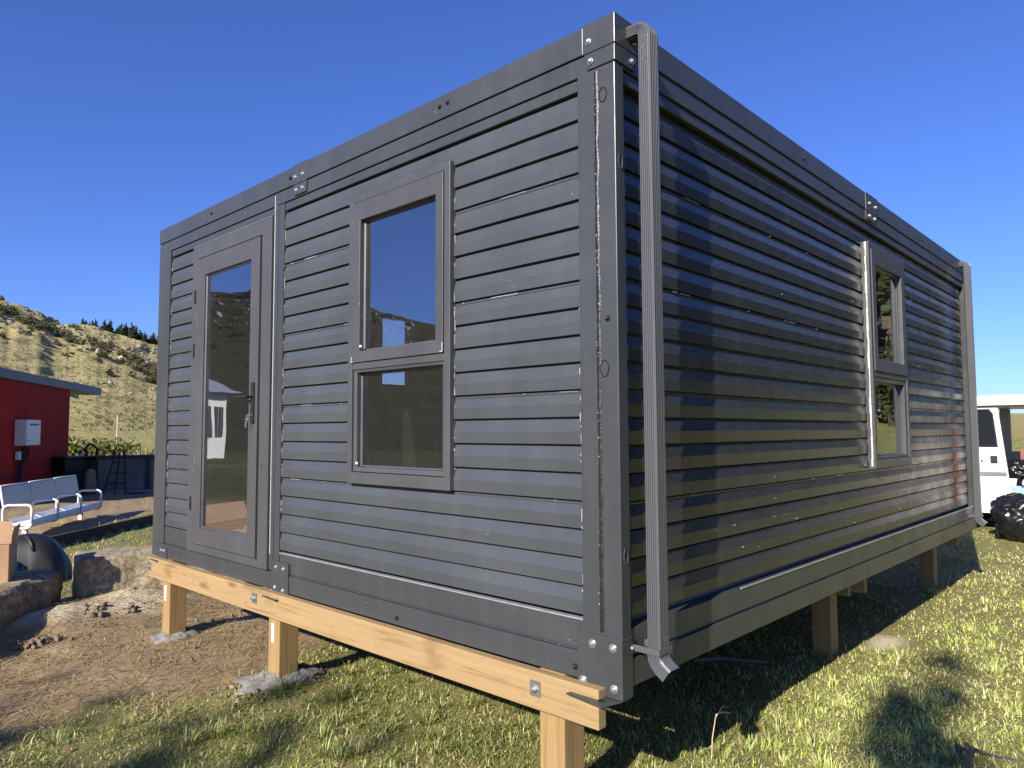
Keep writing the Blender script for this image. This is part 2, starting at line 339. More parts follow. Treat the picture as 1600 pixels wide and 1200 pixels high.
# ------------------------------------------------------------------ the cabin
L, W, H = 5.79, 4.31, 2.5
cabin = empty('cabin', 'dark slate grey flat-roofed cabin with ribbed metal siding standing on timber posts', 'cabin')
def P(face, u, z, d):
    return {'front': (d, u, z), 'right': (u, d, z), 'left': (u, W-d, z), 'back': (L-d, u, z)}[face]
def fbox(mb, face, u0, u1, z0, z1, d0, d1, mi=0):
    a = P(face, u0, z0, d0); b = P(face, u1, z1, d1)
    return mb.box(min(a[0], b[0]), max(a[0], b[0]), min(a[1], b[1]), max(a[1], b[1]), z0, z1, mi)
def ring(mb, face, u0, u1, z0, z1, wu0, wu1, wz0, wz1, d0, d1, din=None):
    """mitred rectangular frame; d0 front depth, d1 back depth, din front depth at the inner edge"""
    din = d0 if din is None else din
    o = [(u0, z0), (u1, z0), (u1, z1), (u0, z1)]; i = [(u0+wu0, z0+wz0), (u1-wu1, z0+wz0), (u1-wu1, z1-wz1), (u0+wu0, z1-wz1)]
    vs_ = [P(face, u, z, d0) for u, z in o]+[P(face, u, z, din) for u, z in i]+[P(face, u, z, d1) for u, z in o]+[P(face, u, z, d1) for u, z in i]
    fs_ = []
    for k in range(4):
        n = (k+1) % 4; fs_ += [(k, n, 4+n, 4+k), (8+k, 8+n, n, k), (4+k, 4+n, 12+n, 12+k), (12+k, 12+n, 8+n, 8+k)]
    return mb.add(vs_, fs_)
ZB, PITCHZ, NROW = 0.231, 0.1065, 19
def siding(mb, face, u0, u1, z0, z1, off=0.0, k=1.0, chamfer=(0, 0)):
    """ribbed cladding: flat lower face, upper face leaning back, undercut groove between the ribs"""
    prof = []
    for r in range(NROW):
        zb = ZB+PITCHZ*r; joint = (r % 4 == 3)
        prof += [(zb, .034), (zb+.0030, .034), (zb+.0048, .0105), (zb+.054, .008), (zb+.0595, .0100), (zb+(.094 if joint else .1015), .0215)]
        if joint: prof += [(zb+.0955, .0185), (zb+.1035, .0185)]
    prof.append((ZB+PITCHZ*NROW, .040))
    pts = []
    for i, (z, d) in enumerate(prof):
        if z0 <= z <= z1: pts.append((z, d))
        if i+1 < len(prof):
            z2, d2 = prof[i+1]
            for zc in (z0, z1):
                if z < zc < z2: pts.append((zc, d+(d2-d)*(zc-z)/(z2-z)))
    pts.sort(key=lambda a: a[0])
    n = len(pts); vs_ = []
    for (z, d) in pts:
        dd = off+(d-.04)*k+.04
        vs_ += [P(face, u0, z, off+.05), P(face, u0+chamfer[0]*(.05+off-dd)/.042, z, dd), P(face, u1-chamfer[1]*(.05+off-dd)/.042, z, dd), P(face, u1, z, off+.05)]
    fs_ = []
    for i in range(n-1):
        for j in range(3): fs_.append((4*i+j, 4*i+j+1, 4*i+j+5, 4*i+j+4))
    return mb.add(vs_, fs_)

def lined_wall(mb, face, u0, u1, z0, z1, holes, d0, d1):
    us = sorted({u0, u1, *[h[0] for h in holes], *[h[1] for h in holes]}); zs = sorted({z0, z1, *[h[2] for h in holes], *[h[3] for h in holes]})
    for a, b in zip(us[:-1], us[1:]):
        run = None
        for c, d in zip(zs[:-1], zs[1:]):
            if any(h[0] <= (a+b)/2 <= h[1] and h[2] <= (c+d)/2 <= h[3] for h in holes): continue
            fbox(mb, face, a, b, c, d, d0, d1)
WIN_F = (.906, 1.708, .66, 2.172); DOOR = (2.545, 3.671, .105, 2.25); WIN_R = (2.86, 3.675, .67, 2.172); WIN_L = (2.04, 2.48, 1.34, 2.10); WIN_R2 = None
hole = lambda w, m=.03: (w[0]+m, w[1]-m, w[2]+m, w[3]-m)
# siding sheets
ZT = ZB+PITCHZ*NROW
def sheet(face, mat, *a):
    mb = MB(); siding(mb, face, *a); return mb.build('siding', M[mat], cabin, fix=False)
sheet('front', 'siding_front', .178, WIN_F[0]+.012, ZB, ZT); sheet('front', 'siding_front', WIN_F[1]-.012, 2.422, ZB, ZT)
sheet('front', 'siding_front', WIN_F[0]+.012, WIN_F[1]-.012, ZB, WIN_F[2]+.01); sheet('front', 'siding_front', WIN_F[0]+.012, WIN_F[1]-.012, WIN_F[3]-.01, ZT)
sheet('front', 'siding_front', 3.672, 4.098, ZB, ZT)
sheet('right', 'siding_shaded', .080, WIN_R[0]+.012, ZB, ZT, .016, .85, (.035, 0)); sheet('right', 'siding_shaded', WIN_R[1]-.012, 5.66, ZB, ZT, .016, .85, (0, .035))
sheet('right', 'siding_shaded', WIN_R[0]+.012, WIN_R[1]-.012, ZB, WIN_R[2]+.01, .016, .85); sheet('right', 'siding_shaded', WIN_R[0]+.012, WIN_R[1]-.012, WIN_R[3]-.01, ZT, .016, .85)
sheet('left', 'siding_shaded', .08, WIN_L[0]+.012, ZB, ZT); sheet('left', 'siding_shaded', WIN_L[1]-.012, 5.70, ZB, ZT); sheet('left', 'siding_shaded', WIN_L[0]+.012, WIN_L[1]-.012, ZB, WIN_L[2]+.01); sheet('left', 'siding_shaded', WIN_L[0]+.012, WIN_L[1]-.012, WIN_L[3]-.01, ZT)
sheet('back', 'siding_front', .18, 4.13, ZB, ZT)
# white remnants of protective film and cut edges along the sheet joints
mb = MB()
def scraps(face, u0, u1, dep, dens):
    for zj in [ZB+PITCHZ*r for r in (4, 8, 12, 16)]:
        u = u0
        while u < u1:
            u += random.expovariate(dens); ln = random.choice([.008, .015, .03, .06, .12])*random.uniform(.6, 1.4)
            if u+ln > u1: break
            h = random.uniform(.0008, .0022); fbox(mb, face, u, u+ln, zj-.003-h, zj-.003, dep, dep+.003)
            u += ln
def edge_scraps(face, u, z0, z1, dep, n, w=.0022):
    for i in range(n):
        z = random.uniform(z0, z1); h = random.choice([.006, .012, .03])*random.uniform(.6, 1.5); a = random.uniform(-.001, .003); fbox(mb, face, u+a, u+a+w*random.uniform(.5, 1.2), z, z+h, dep, dep+.004)
scraps('front', .185, .9, .018, 3); scraps('front', 1.715, 2.42, .018, 3); scraps('front', 3.68, 4.085, .018, 3)
edge_scraps('front', 2.414, .3, 2.2, .008, 30); edge_scraps('front', .898, .7, 2.1, .008, 22); edge_scraps('front', 4.083, .3, 2.2, .008, 30); edge_scraps('front', .182, .3, 1.4, .008, 14)
scraps('right', .3, 2.84, .032, 1.4); scraps('right', 3.7, 5.5, .032, 1.2)
for i in range(44):
    u = random.uniform(.4, 5.4); z = random.choice([random.uniform(.3, .75), random.uniform(.3, .75), random.uniform(1.2, 2.2)]); r_ = math.floor((z-ZB)/PITCHZ); z = ZB+PITCHZ*r_+random.uniform(.012, .05)
    if WIN_R[0]-.02 < u < WIN_R[1]+.02 and z > .6: continue
    s = random.uniform(.0012, .0034); fbox(mb, 'right', u, u+s*random.uniform(.8, 2), z, z+s, .0215, .026)
tag(mb.build('film_scraps', M['film'], cabin), kind='stuff')
# frame: corner posts, rails, fascia
def part(name, boxes, mat=None, bevel=.003, parent=cabin):
    mb = MB()
    for b in boxes: mb.box(*b)
    return mb.build(name, mat or M['slate_flat'], parent, bevel)
near_post = part('corner_post', [(0, .058, 0, .177, .10, 2.32)])
part('corner_post', [(0, .058, 4.10, W, .10, 2.36)]); part('corner_post', [(L-.09, L, .0, .058, .10, 2.36)]); part('corner_post', [(L-.058, L, 4.13, W, .10, 2.36)])
part('joint_post', [(.004, .06, 2.424, 2.488, .108, 2.31), (.004, .06, 2.494, 2.543, .108, 2.386), (.022, .06, 2.488, 2.494, .108, 2.31)])
mb = MB(); mb.box(.0005, .004, 2.524, 2.529, .2, 2.375); mb.build('sealant_line', M['film'], cabin)
# fascia
part('fascia', [(-.004, .10, .145, W+.002, 2.393, 2.503)]); part('fascia', [(.145, L+.002, -.004, .10, 2.393, 2.503)])
part('fascia', [(L-.10, L+.004, .11, W-.11, 2.393, 2.503)]); part('fascia', [(.11, L-.11, W-.10, W+.004, 2.393, 2.503)])
part('top_rail', [(.003, .07, .05, W-.002, 2.313, 2.389), (.009, .07, .178, 2.42, 2.262, 2.308), (.009, .07, 2.546, 4.095, 2.262, 2.308)])
part('top_rail', [(.06, L-.002, .003, .07, 2.313, 2.389), (.06, L-.06, .012, .07, 2.262, 2.308)])
part('top_rail', [(.06, L-.06, W-.07, W-.004, 2.255, 2.389)]); part('top_rail', [(L-.07, L-.004, .06, W-.06, 2.255, 2.389)])
part('bottom_rail', [(.0, .08, .20, W-.001, 0, .098), (.007, .07, .18, 2.42, .108, .215), (.007, .07, 3.673, 4.098, .108, .229), (.014, .07, .1, W-.1, .098, .108)])
part('bottom_rail', [(.061, L-.001, .0, .08, 0, .098), (.06, L-.09, .007, .07, .108, .205), (.1, L-.1, .014, .07, .098, .108)])
part('bottom_rail', [(.08, L-.08, W-.08, W-.002, 0, .215)]); part('bottom_rail', [(L-.08, L-.002, .08, W-.08, 0, .215)])
mb = MB(); mb.box(.003, .03, .18, 2.42, .2155, .2205); mb.build('edge_highlight', M['highlight_trim'], cabin)  # bright strip: sunlit highlight of the sill ledge put into its colour
mb = MB(); mb.box(.95, L-.09, .003, .010, .2056, .2120); mb.build('edge_highlight', M['highlight_trim'], cabin)  # same highlight strip along the long wall
part('roof', [(.09, L-.09, .09, W-.09, 2.44, 2.485)], M['slate'], 0)
t = NT('plaster_lining'); t.set((.20, .195, .185), .8); M['lining'] = t.m
M['floor'] = simple('floor_board', (.16, .10, .06), .5, 0, .3, 3)
part('floor', [(.08, L-.08, .08, W-.08, .03, .10)], M['floor'], 0)
part('ceiling', [(.085, L-.085, .085, W-.085, 2.38, 2.42)], M['lining'], 0)
mb = MB(); lined_wall(mb, 'front', .06, W-.06, .1, 2.39, [hole(WIN_F), hole(DOOR)], .066, .10); lined_wall(mb, 'right', .10, L-.10, .1, 2.39, [hole(WIN_R)], .072, .10)
lined_wall(mb, 'left', .10, L-.10, .1, 2.39, [hole(WIN_L)], .066, .10); lined_wall(mb, 'back', .06, W-.06, .1, 2.39, [], .066, .10)
mb.build('inner_wall', M['lining'], cabin)

# windows and door
def pane(face, u0, u1, z0, z1, d, parent):
    mb = MB(); fbox(mb, face, u0, u1, z0, z1, d, d+.004); return mb.build('pane', M['glass'], parent)
def window(face, u0, u1, z0, z1, zm, upper, lower, proud=-.016):
    mb = MB(); ring(mb, face, u0, u1, z0, z1, .040, .040, .058, .040, proud, .07)                         # outer flange
    fbox(mb, face, u0+.0405, u1-.0405, zm-.024, zm+.010, proud+.003, .068)                                  # transom
    fr = mb.build('window', M['vinyl'], cabin, .0025)
    a, b = u0+.043, u1-.043
    mb = MB(); ring(mb, face, a, b, zm+.013, z1-.043, upper[0]-a, b-upper[1], upper[2]-zm-.013, z1-.043-upper[3], proud-.006, .05, proud-.003)
    s1 = mb.build('sash', M['vinyl'], fr, .003)
    mb = MB(); ring(mb, face, upper[0]+.001, upper[1]-.001, upper[2]+.001, upper[3]-.001, .011, .011, .011, .011, proud+.022, .045, proud+.028); mb.build('glazing_bead', M['vinyl'], s1, .001)
    pane(face, upper[0]+.008, upper[1]-.008, upper[2]+.008, upper[3]-.008, proud+.032, s1)
    mb = MB(); ring(mb, face, a, b, z0+.061, zm-.026, lower[0]-a, b-lower[1], lower[2]-z0-.061, zm-.026-lower[3], proud+.008, .06, proud+.012)
    s2 = mb.build('fixed_light', M['vinyl'], fr, .003)
    mb = MB(); ring(mb, face, lower[0]+.001, lower[1]-.001, lower[2]+.001, lower[3]-.001, .008, .008, .008, .008, proud+.036, .055, proud+.042); mb.build('glazing_bead', M['vinyl'], s2, .001)
    pane(face, lower[0]+.006, lower[1]-.006, lower[2]+.006, lower[3]-.006, proud+.046, s2)
    mb = MB(); fbox(mb, face, a+.001, b-.001, zm+.0102, zm+.0128, proud+.004, .05); ring(mb, face, u0+.0402, u1-.0402, zm+.0102, z1-.0402, .0026, .0026, .0001, .0026, proud+.004, .05); mb.build('gasket', M['groove'], fr)
    return fr
wf = window('front', *WIN_F, 1.272, (1.004, 1.604, 1.342, 2.032), (.968, 1.640, .745, 1.232)); wf['label'] = 'double window beside the door with blue sky mirrored in its upper pane'
wr = window('right', *WIN_R, 1.30, (2.985, 3.570, 1.395, 2.035), (2.93, 3.60, .75, 1.245), -.014); wr['label'] = 'double window on the long wall with trees mirrored in it'
mb = MB(); ring(mb, 'left', *WIN_L, .05, .05, .05, .05, -.012, .07); wl = mb.build('window', M['vinyl'], cabin, .003); pn_ = pane('left', WIN_L[0]+.04, WIN_L[1]-.04, WIN_L[2]+.04, WIN_L[3]-.04, .03, wl); pn_.data.materials[0] = M['clear']
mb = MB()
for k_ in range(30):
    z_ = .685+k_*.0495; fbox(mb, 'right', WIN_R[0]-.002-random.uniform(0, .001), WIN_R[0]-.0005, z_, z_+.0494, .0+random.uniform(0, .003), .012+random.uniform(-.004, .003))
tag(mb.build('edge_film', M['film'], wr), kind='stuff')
# white corner scuffs of the front sash
mb = MB()
for (u, z, w_, h_) in ((1.655, 1.286, .016, .004), (1.664, 1.286, .004, .03), (.952, 1.288, .016, .004), (.949, 1.288, .004, .045), (1.575, 1.36, .02, .012), (1.60, .76, .02, .012)):
    fbox(mb, 'front', u, u+w_, z, z+h_, -.024, -.0215)
tag(mb.build('edge_scuffs', M['film'], wf), kind='stuff')

dr = MB(); ring(dr, 'front', DOOR[0], DOOR[1], DOOR[2], DOOR[3], .118, .075, .05, .092, -.010, .07); door_frame = dr.build('door_frame', M['vinyl'], cabin, .003)
mb = MB(); ring(mb, 'front', 2.6635, 3.5955, .1555, 2.1575, .012, .012, .012, .012, .004, .06); mb.build('gasket', M['groove'], door_frame)
mb = MB(); ring(mb, 'front', 2.676, 3.588, .160, 2.150, .118, .126, .114, .124, -.018, .05, -.014); door = mb.build('door', M['vinyl'], cabin, .003)
mb = MB(); ring(mb, 'front', 2.795, 3.461, .275, 2.025, .010, .008, .010, .010, -.004, .045, .004); mb.build('glazing_bead', M['vinyl'], door, .001)
pane('front', 2.801, 3.456, .281, 2.019, .008, door)
mb = MB(); fbox(mb, 'front', 2.708, 2.744, .98, 1.235, -.028, -.017)
mb.tube([P('front', 2.726, 1.145, -.028), P('front', 2.726, 1.145, -.068)], .009, 10); mb.tube([P('front', 2.718, 1.145, -.066), P('front', 2.86, 1.145, -.070)], [.010, .008], 10)
mb.build('handle', M['black'], door, .003)
mb = MB(); mb.tube([P('front', 2.726, 1.03, -.028), P('front', 2.726, 1.03, -.05)], .007, 8); fbox(mb, 'front', 2.722, 2.730, 1.0, 1.03, -.06, -.048); mb.tube([P('front', 2.733+.016*math.cos(a*.7), 1.0+.016*math.sin(a*.7), -.055) for a in range(10)], .0015, 5); fbox(mb, 'front', 2.74, 2.75, .955, .99, -.056, -.053)
mb.build('keys', M['zinc'], door)
for z in (1.885, 1.50, .435):
    mb = MB(); fbox(mb, 'front', 3.589, 3.603, z-.05, z+.05, -.028, -.0182); mb.build('hinge', M['black'], door, .003)
mb = MB()   # sealant smears
for i in range(26):
    u = random.choice([3.49, 3.53, 3.56])+random.uniform(-.02, .02); z = random.uniform(.35, 1.9); fbox(mb, 'front', u, u+random.uniform(.001, .004), z, z+random.uniform(.01, .06), -.0185, -.0175)
fbox(mb, 'front', 2.546, 3.67, 2.2502, 2.2528, -.012, .008)
tag(mb.build('sealant_smears', simple('scuff', (.22, .22, .22), .5), door), kind='stuff')

# sealed seam, plugs, screws on the corner post
mb = MB(); n = 170; lo = []; hi = []
for i in range(n):
    z = .19+(2.305-.19)*i/(n-1); w_ = .0112+.0012*math.sin(i*.33)+random.uniform(-.0012, .0012); c_ = .087+.0008*math.sin(i*.11); dpt = -.0035+random.uniform(-.0012, .0012)
    lo.append([(.001, c_-w_, z), (dpt, c_-w_*.55, z), (dpt-.001, c_+w_*.5, z), (.001, c_+w_, z)])
vs_ = [v for r_ in lo for v in r_]; fs_ = [(4*i+j, 4*i+j+1, 4*i+j+5, 4*i+j+4) for i in range(n-1) for j in range(3)]
mb.add(vs_, fs_); mb.build('sealant_bead', M['bead'], near_post, smooth=True, fix=False)
mb = MB()
for (y, z, ry, rz_) in ((.055, 2.205, .017, .028), (.062, 1.158, .019, .030)):
    k = 18; pts = [(-.001, y+ry*math.cos(2*math.pi*a/k), z+rz_*math.sin(2*math.pi*a/k)) for a in range(k)]; mb.tube(pts+[pts[0]], .0024, 6); mb.build('plug', M['bead'], near_post); mb = MB()
mb = MB()
for z in (1.94, .47):
    k = 18; pts = [(.030+.013*math.cos(2*math.pi*a/k), -.001, z+.03*math.sin(2*math.pi*a/k)) for a in range(k)]; mb.tube(pts+[pts[0]], .0025, 6); mb.build('plug', M['slate'], near_post); mb = MB()

mb = MB()
for i in range(48):
    z = random.uniform(.2, 2.3) if i % 3 else random.uniform(1.2, 2.3); y = .087+random.uniform(-.010, .010); q = random.uniform(.0008, .0022); mb.box(-.0062, -.0035, y, y+q, z, z+q*random.uniform(1, 3))
tag(mb.build('sparkle_flecks', M['film'], near_post), kind='stuff')  # white flecks draw the sun's sparkle on the glossy bead
def bolt(parent, face, u, z, d, r=.011, mat='zinc'):
    mb = MB(); c = Vector(P(face, u, z, d)); nrm = Vector(P(face, 0, 0, -1))-Vector(P(face, 0, 0, 0))
    mb.disc(c, nrm, r*1.25, .003, 14); mb.tube([c+nrm*.003, c+nrm*.007, c+nrm*.011, c+nrm*.0125], [r*.95, r*.9, r*.6, r*.2], 12)
    return mb.build('bolt', M[mat], parent, smooth=False)
for (y, z) in ((.045, 1.345), (1.30, .035), (.215, .040), (2.62, .72)): bolt(cabin, 'front', y, z, -.001, .009, 'black')
for (y, z) in ((.99, 2.452), (.935, 2.455), (2.34, 2.44), (3.4, 2.45)): bolt(cabin, 'front', y, z, -.005, .009, 'black')
for x in (1.82, 4.25): bolt(cabin, 'right', x, 2.445, -.005, .009, 'black')

# corner caps and joint plates
mb = MB(); mb.box(-.009, .152, -.009, .144, 2.387, 2.506)
mb.add([(-.007, -.007, 2.386), (.15, -.007, 2.386), (.15, .14, 2.386), (-.007, .14, 2.386), (-.005, -.005, 2.322), (.135, -.005, 2.322), (.135, .125, 2.322), (-.005, .125, 2.322)],
       [(0,1,2,3),(4,7,6,5),(0,4,5,1),(1,5,6,2),(2,6,7,3),(3,7,4,0)])
cap = mb.build('corner_cap', M['slate_flat'], cabin, .003)
bolt(cap, 'front', .113, 2.432, -.009); bolt(cap, 'front', .106, 2.352, -.007); bolt(cap, 'right', .118, 2.432, -.009); bolt(cap, 'right', .105, 2.352, -.007)
mb = MB(); mb.box(-.009, .06, 2.155, 2.307, 2.387, 2.506); mb.prism([(-.007, 2.165, 2.322), (-.007, 2.295, 2.322), (-.007, 2.305, 2.386), (-.007, 2.157, 2.386)], (.05, 0, 0))
jp = mb.build('joint_plate', M['slate_flat'], cabin, .003)
for (u, z) in ((2.195, 2.43), (2.28, 2.43), (2.20, 2.35), (2.27, 2.35)): bolt(jp, 'front', u, z, -.009 if z > 2.38 else -.007)
mb = MB(); mb.box(2.865, 3.11, -.009, .06, 2.387, 2.506); mb.prism([(2.875, -.007, 2.325), (3.06, -.007, 2.325), (3.09, -.007, 2.386), (2.867, -.007, 2.386)], (0, .05, 0))
jp = mb.build('joint_plate', M['slate_flat'], cabin, .003)
for (u, z) in ((2.93, 2.44), (3.06, 2.44), (2.93, 2.355), (3.04, 2.355)): bolt(jp, 'right', u, z, -.009 if z > 2.38 else -.007)
# foot plates
mb = MB(); mb.box(-.008, .06, -.004, .198, -.035, .178); mb.prism([(-.0075, .004, -.036), (-.095, .03, -.036), (-.07, .205, -.036), (-.0075, .19, -.036), (.058, .19, -.036), (.058, .004, -.036)], (0, 0, -.007))
fp = mb.build('foot_plate', M['slate_flat'], cabin, .002)
for (u, z) in ((.127, .143), (.035, .143), (.172, .003), (.032, .000)): bolt(fp, 'front', u, z, -.008, .013)
mb = MB(); mb.disc((-.05, .06, -.0362), (0, 0, 1), .014, .001, 14); mb.build('hole', M['groove'], fp)
mb = MB(); mb.box(-.008, .05, 2.297, 2.478, -.026, .170); mb.prism([(-.0075, 2.30, -.027), (-.075, 2.33, -.027), (-.06, 2.50, -.027), (-.0075, 2.475, -.027), (.04, 2.475, -.027), (.04, 2.30, -.027)], (0, 0, -.006))
fp = mb.build('foot_plate', M['slate_flat'], cabin, .002)
for (u, z) in ((2.43, .137), (2.345, .135), (2.44, .02), (2.35, .012)): bolt(fp, 'front', u, z, -.008, .011)
mb = MB(); mb.box(-.008, .05, 4.02, 4.15, -.01, .08); mb.prism([(-.0075, 4.03, -.011), (-.07, 4.06, -.011), (-.06, 4.20, -.011), (-.0075, 4.17, -.011), (.04, 4.17, -.011), (.04, 4.03, -.011)], (0, 0, -.006))
fp = mb.build('foot_plate', M['slate_flat'], cabin, .002); bolt(fp, 'front', 4.06, .055, -.008, .010); bolt(fp, 'front', 4.11, .055, -.008, .010)

# downpipes: ribbed rectangular tube with a top elbow into the roof and a kicked shoe
def downpipe(x0, y0, sx, sy, label):
    def section(nr):
        pts = []; cx, cy = x0+sx/2, y0+sy/2
        for side in range(4):
            for k in range(nr):
                for (f, dep) in ((0, 0), (.55, 0), (.65, .0036), (.92, .0036)):
                    t_ = .12+.76*(k+f)/nr
                    if side == 0: p_ = (x0+sx*t_, y0+dep)
                    elif side == 1: p_ = (x0+sx-dep, y0+sy*t_)
                    elif side == 2: p_ = (x0+sx*(1-t_), y0+sy-dep)
                    else: p_ = (x0+dep, y0+sy*(1-t_))
                    pts.append((p_[0]-cx, p_[1]-cy))
        return pts, cx, cy
    sec, cx, cy = section(5); n = len(sec)
    # path in the YZ plane: from the fascia out, down the wall, kick out at the bottom; (y, z, angle of section)
    path = [(.02, 2.452, 90)]+[(cy+.032-.032*math.cos(rad(a)), 2.420+.032*math.sin(rad(a)), a) for a in range(90, -1, -10)]+[(cy, 2.39, 0), (cy, .175, 0)]
    path2 = [(cy, .183, 0), (cy, .125, 0), (cy-.002, .110, -12), (cy-.010, .095, -35), (cy-.026, .078, -52), (cy-.052, .060, -55)]
    def loft(path, grow=0):
        vs_ = []
        for (y, z, a) in path:
            ca, sa = math.cos(rad(a)), math.sin(rad(a))
            for (dx, dy) in sec:
                dx *= 1+grow; dy *= 1+grow; vs_.append((cx+dx, y+dy*ca, z-dy*abs(sa)))
        return vs_, [(i*n+k, i*n+(k+1) % n, (i+1)*n+(k+1) % n, (i+1)*n+k) for i in range(len(path)-1) for k in range(n)]
    mb = MB(); mb.add(*loft(path)); o = mb.build('downpipe', M['pipe'], cabin); o['label'] = label
    mb = MB(); mb.add(*loft(path2, .05)); mb.build('shoe', M['pipe'], o)
    mb = MB(); mb.box(x0-.028, x0-.003, .0, .012, .128, .150); mb.box(x0-.006, x0+sx+.006, y0-.004, y0-.001, .128, .150); mb.box(x0-.006, x0-.002, y0-.001, .002, .128, .150); mb.box(x0+sx+.002, x0+sx+.006, y0-.001, .002, .128, .150)
    b = mb.build('pipe_strap', M['pipe'], o)
    return o
dp = downpipe(.068, -.110, .075, .054, 'ribbed downpipe beside the nearest corner'); bolt(dp.children[1], 'right', .055, .139, -.0, .009)
downpipe(5.50, -.088, .075, .052, 'ribbed downpipe at the far end of the long wall')

# ------------------------------------------------------------------ timber foundation
def timber_beam(x0, x1, y0, y1, z0, z1, label):
    e = empty('timber_beam', label, 'beam', ((x0+x1)/2, (y0+y1)/2, z0), 0)
    mb = MB(); mb.box(x0-(x0+x1)/2, x1-(x0+x1)/2, y0-(y0+y1)/2, y1-(y0+y1)/2, 0, z1-z0); mb.build('plank', M['beam'], e, .004); return e
fb = timber_beam(-.050, -.004, .072, 4.235, -.145, -.003, 'long pale pine beam bolted to the posts under the door wall')
M['washer'] = simple('washer', (.28, .28, .27), .45, .7, .3, 30)
oy = (.072+4.235)/2
for (y, z) in ((.372, -.065), (2.60, -.06), (4.21, -.07)):
    mb = MB(); mb.box(-.0275, -.0245, y-oy-.026, y-oy+.026, z+.145-.030, z+.145+.030); wsh = mb.build('washer_plate', M['washer'], fb, .001)
    mb = MB(); c = Vector((-.0275, y-oy, z+.145)); mb.disc(c, (-1, 0, 0), .013, .010, 6); mb.disc(c+Vector((-.010, 0, 0)), (-1, 0, 0), .007, .012, 8); mb.build('bolt', M['zinc'], wsh)
timber_beam(2.722, 2.770, .14, 4.2, -.145, -.003, 'shaded pine beam on the near side of the middle posts'); timber_beam(2.915, 2.963, .10, 4.2, -.150, -.004, 'shaded pine beam on the far side of the middle posts, end showing below the long wall'); timber_beam(5.56, 5.61, .12, 4.2, -.145, -.003, 'shaded pine beam under the far end of the cabin')
def post(x, y, label, foot=False, s=.125, tagp=False, zt=-.004, fs=1.0):
    z = float(ground_h(x+s/2, y+s/2))
    e = empty('timber_post', label, 'post', (x+s/2, y+s/2, z), 0, 'square timber posts under the cabin')
    mb = MB(); mb.box(-s/2, s/2, -s/2, s/2, -.12, zt-z); mb.build('shaft', M['post'], e, .005)
    if foot:
        k = 48; nr_ = 9; vs_ = []
        for q in range(nr_):
            f = 1.25-1.15*q/(nr_-1)
            for i in range(k):
                a = 2*math.pi*i/k; rr_ = fs*(.17+.11*(float(fbm(math.cos(a)*1.6+x*7+4, math.sin(a)*1.6+y, 3, 7))-.5)*2)*f; px_, py_ = 1.3*rr_*math.cos(a), 1.15*rr_*math.sin(a)
                vs_.append((px_, py_, .030*(1-(f/1.25)**2)-.012*(q == 0)+.022*(float(fbm(px_*16+x, py_*16+y, 3, 19))-.5)+.022*(float(fbm(px_*55+x, py_*55+y, 2, 23))-.5)+random.uniform(-.003, .003)))
        mb = MB(); mb.add(vs_, [(r_*k+i, r_*k+(i+1) % k, (r_+1)*k+(i+1) % k, (r_+1)*k+i) for r_ in range(nr_-1) for i in range(k)]+[tuple((nr_-1)*k+i for i in range(k))])
        mb.build('concrete_footing', M['concrete'], e, smooth=True)
    if tagp:
        mb = MB(); mb.box(-s/2-.001, -s/2+.001, .0, .028, zt-z-.30, zt-z-.19); mb.build('tag', M['tag_paper'], e)
    return e
post(.0, .271, 'pine post at the near corner, its foot cut off by the picture edge'); post(.0, 2.396, 'pine post in grey concrete below the seam beside the door', tagp=True, foot=True, fs=.86); post(.0, 3.96, 'pine post at the door end, standing by the sawdust', tagp=True, foot=True, fs=.62)
post(2.783, .277, 'shaded pine post halfway along the long wall'); post(5.62, .335, 'shaded pine post below the far end of the long wall')
for (x, y, l) in ((2.783, 2.40, 'pine post in the middle of the dark space under the cabin'), (2.783, 3.95, 'pine post in the dark below the door end, second from the front'), (5.62, 2.4, 'pine post in the dark at the back middle under the cabin'), (5.62, 3.95, 'pine post in the dark at the back corner under the cabin')): post(x, y, l)

# ------------------------------------------------------------------ things inside, seen through the glass
cp = empty('counter', 'pale kitchen counter on dark boards inside the cabin', 'counter', (.75, 3.85, .10))
mb = MB(); mb.box(-.62, .75, -.10, .32, .56, .59); mb.build('worktop', simple('worktop', (.78, .76, .70), .4), cp, .003)
mb = MB(); mb.box(-.58, .72, -.04, .30, .0, .559); mb.build('cupboard', simple('dark_boards', (.035, .025, .018), .6, 0, .5, 8), cp, .003)
cb = empty('flattened_carton', 'flattened brown cardboard carton lying inside the door', 'carton', (.50, 3.25, .101))
mb = MB(); mb.box(-.30, .30, -.26, .26, .0, .13); mb.build('box', simple('carton_white', (.74, .74, .78), .6, 0, .3, 12), cb, .006)
mb = MB(); mb.box(-.16, .36, -.06, .29, .131, .150); mb.build('lid', simple('carton_brown', (.62, .47, .31), .8), cb, .004)
bm = bmesh.new(); bmesh.ops.create_icosphere(bm, subdivisions=4, radius=1)
for v in bm.verts:
    q_ = v.co.copy(); n_ = abs(float(fbm(q_.x*3+2, q_.y*3+q_.z*2, 4, 83))-.5); v.co = Vector((q_.x*.26, q_.y*.20, max(q_.z, -.5)*.10+.05))*(1.15-1.1*n_)
me = bpy.data.meshes.new('wrapping'); bm.to_mesh(me); bm.free(); o = link('wrapping_paper', me, simple('wrap_white', (.72, .72, .76), .35, 0, .1)); o.location = (.52, 2.98, .102); tag(o, 'crumpled white wrapping lying on the cabin floor just inside the door', 'wrapping')
lb = empty('leaning_panel', 'dark panel leaning behind the window by the door', 'panel', (.34, 1.62, .10))
mb = MB(); mb.prism([(0, -.18, 0), (0, .34, 0), (0, .30, 1.03), (0, .10, 1.06), (0, .04, 1.0)], (.02, 0, 0)); mb.build('board', simple('dark_panel', (.045, .035, .028), .6), lb, .003)

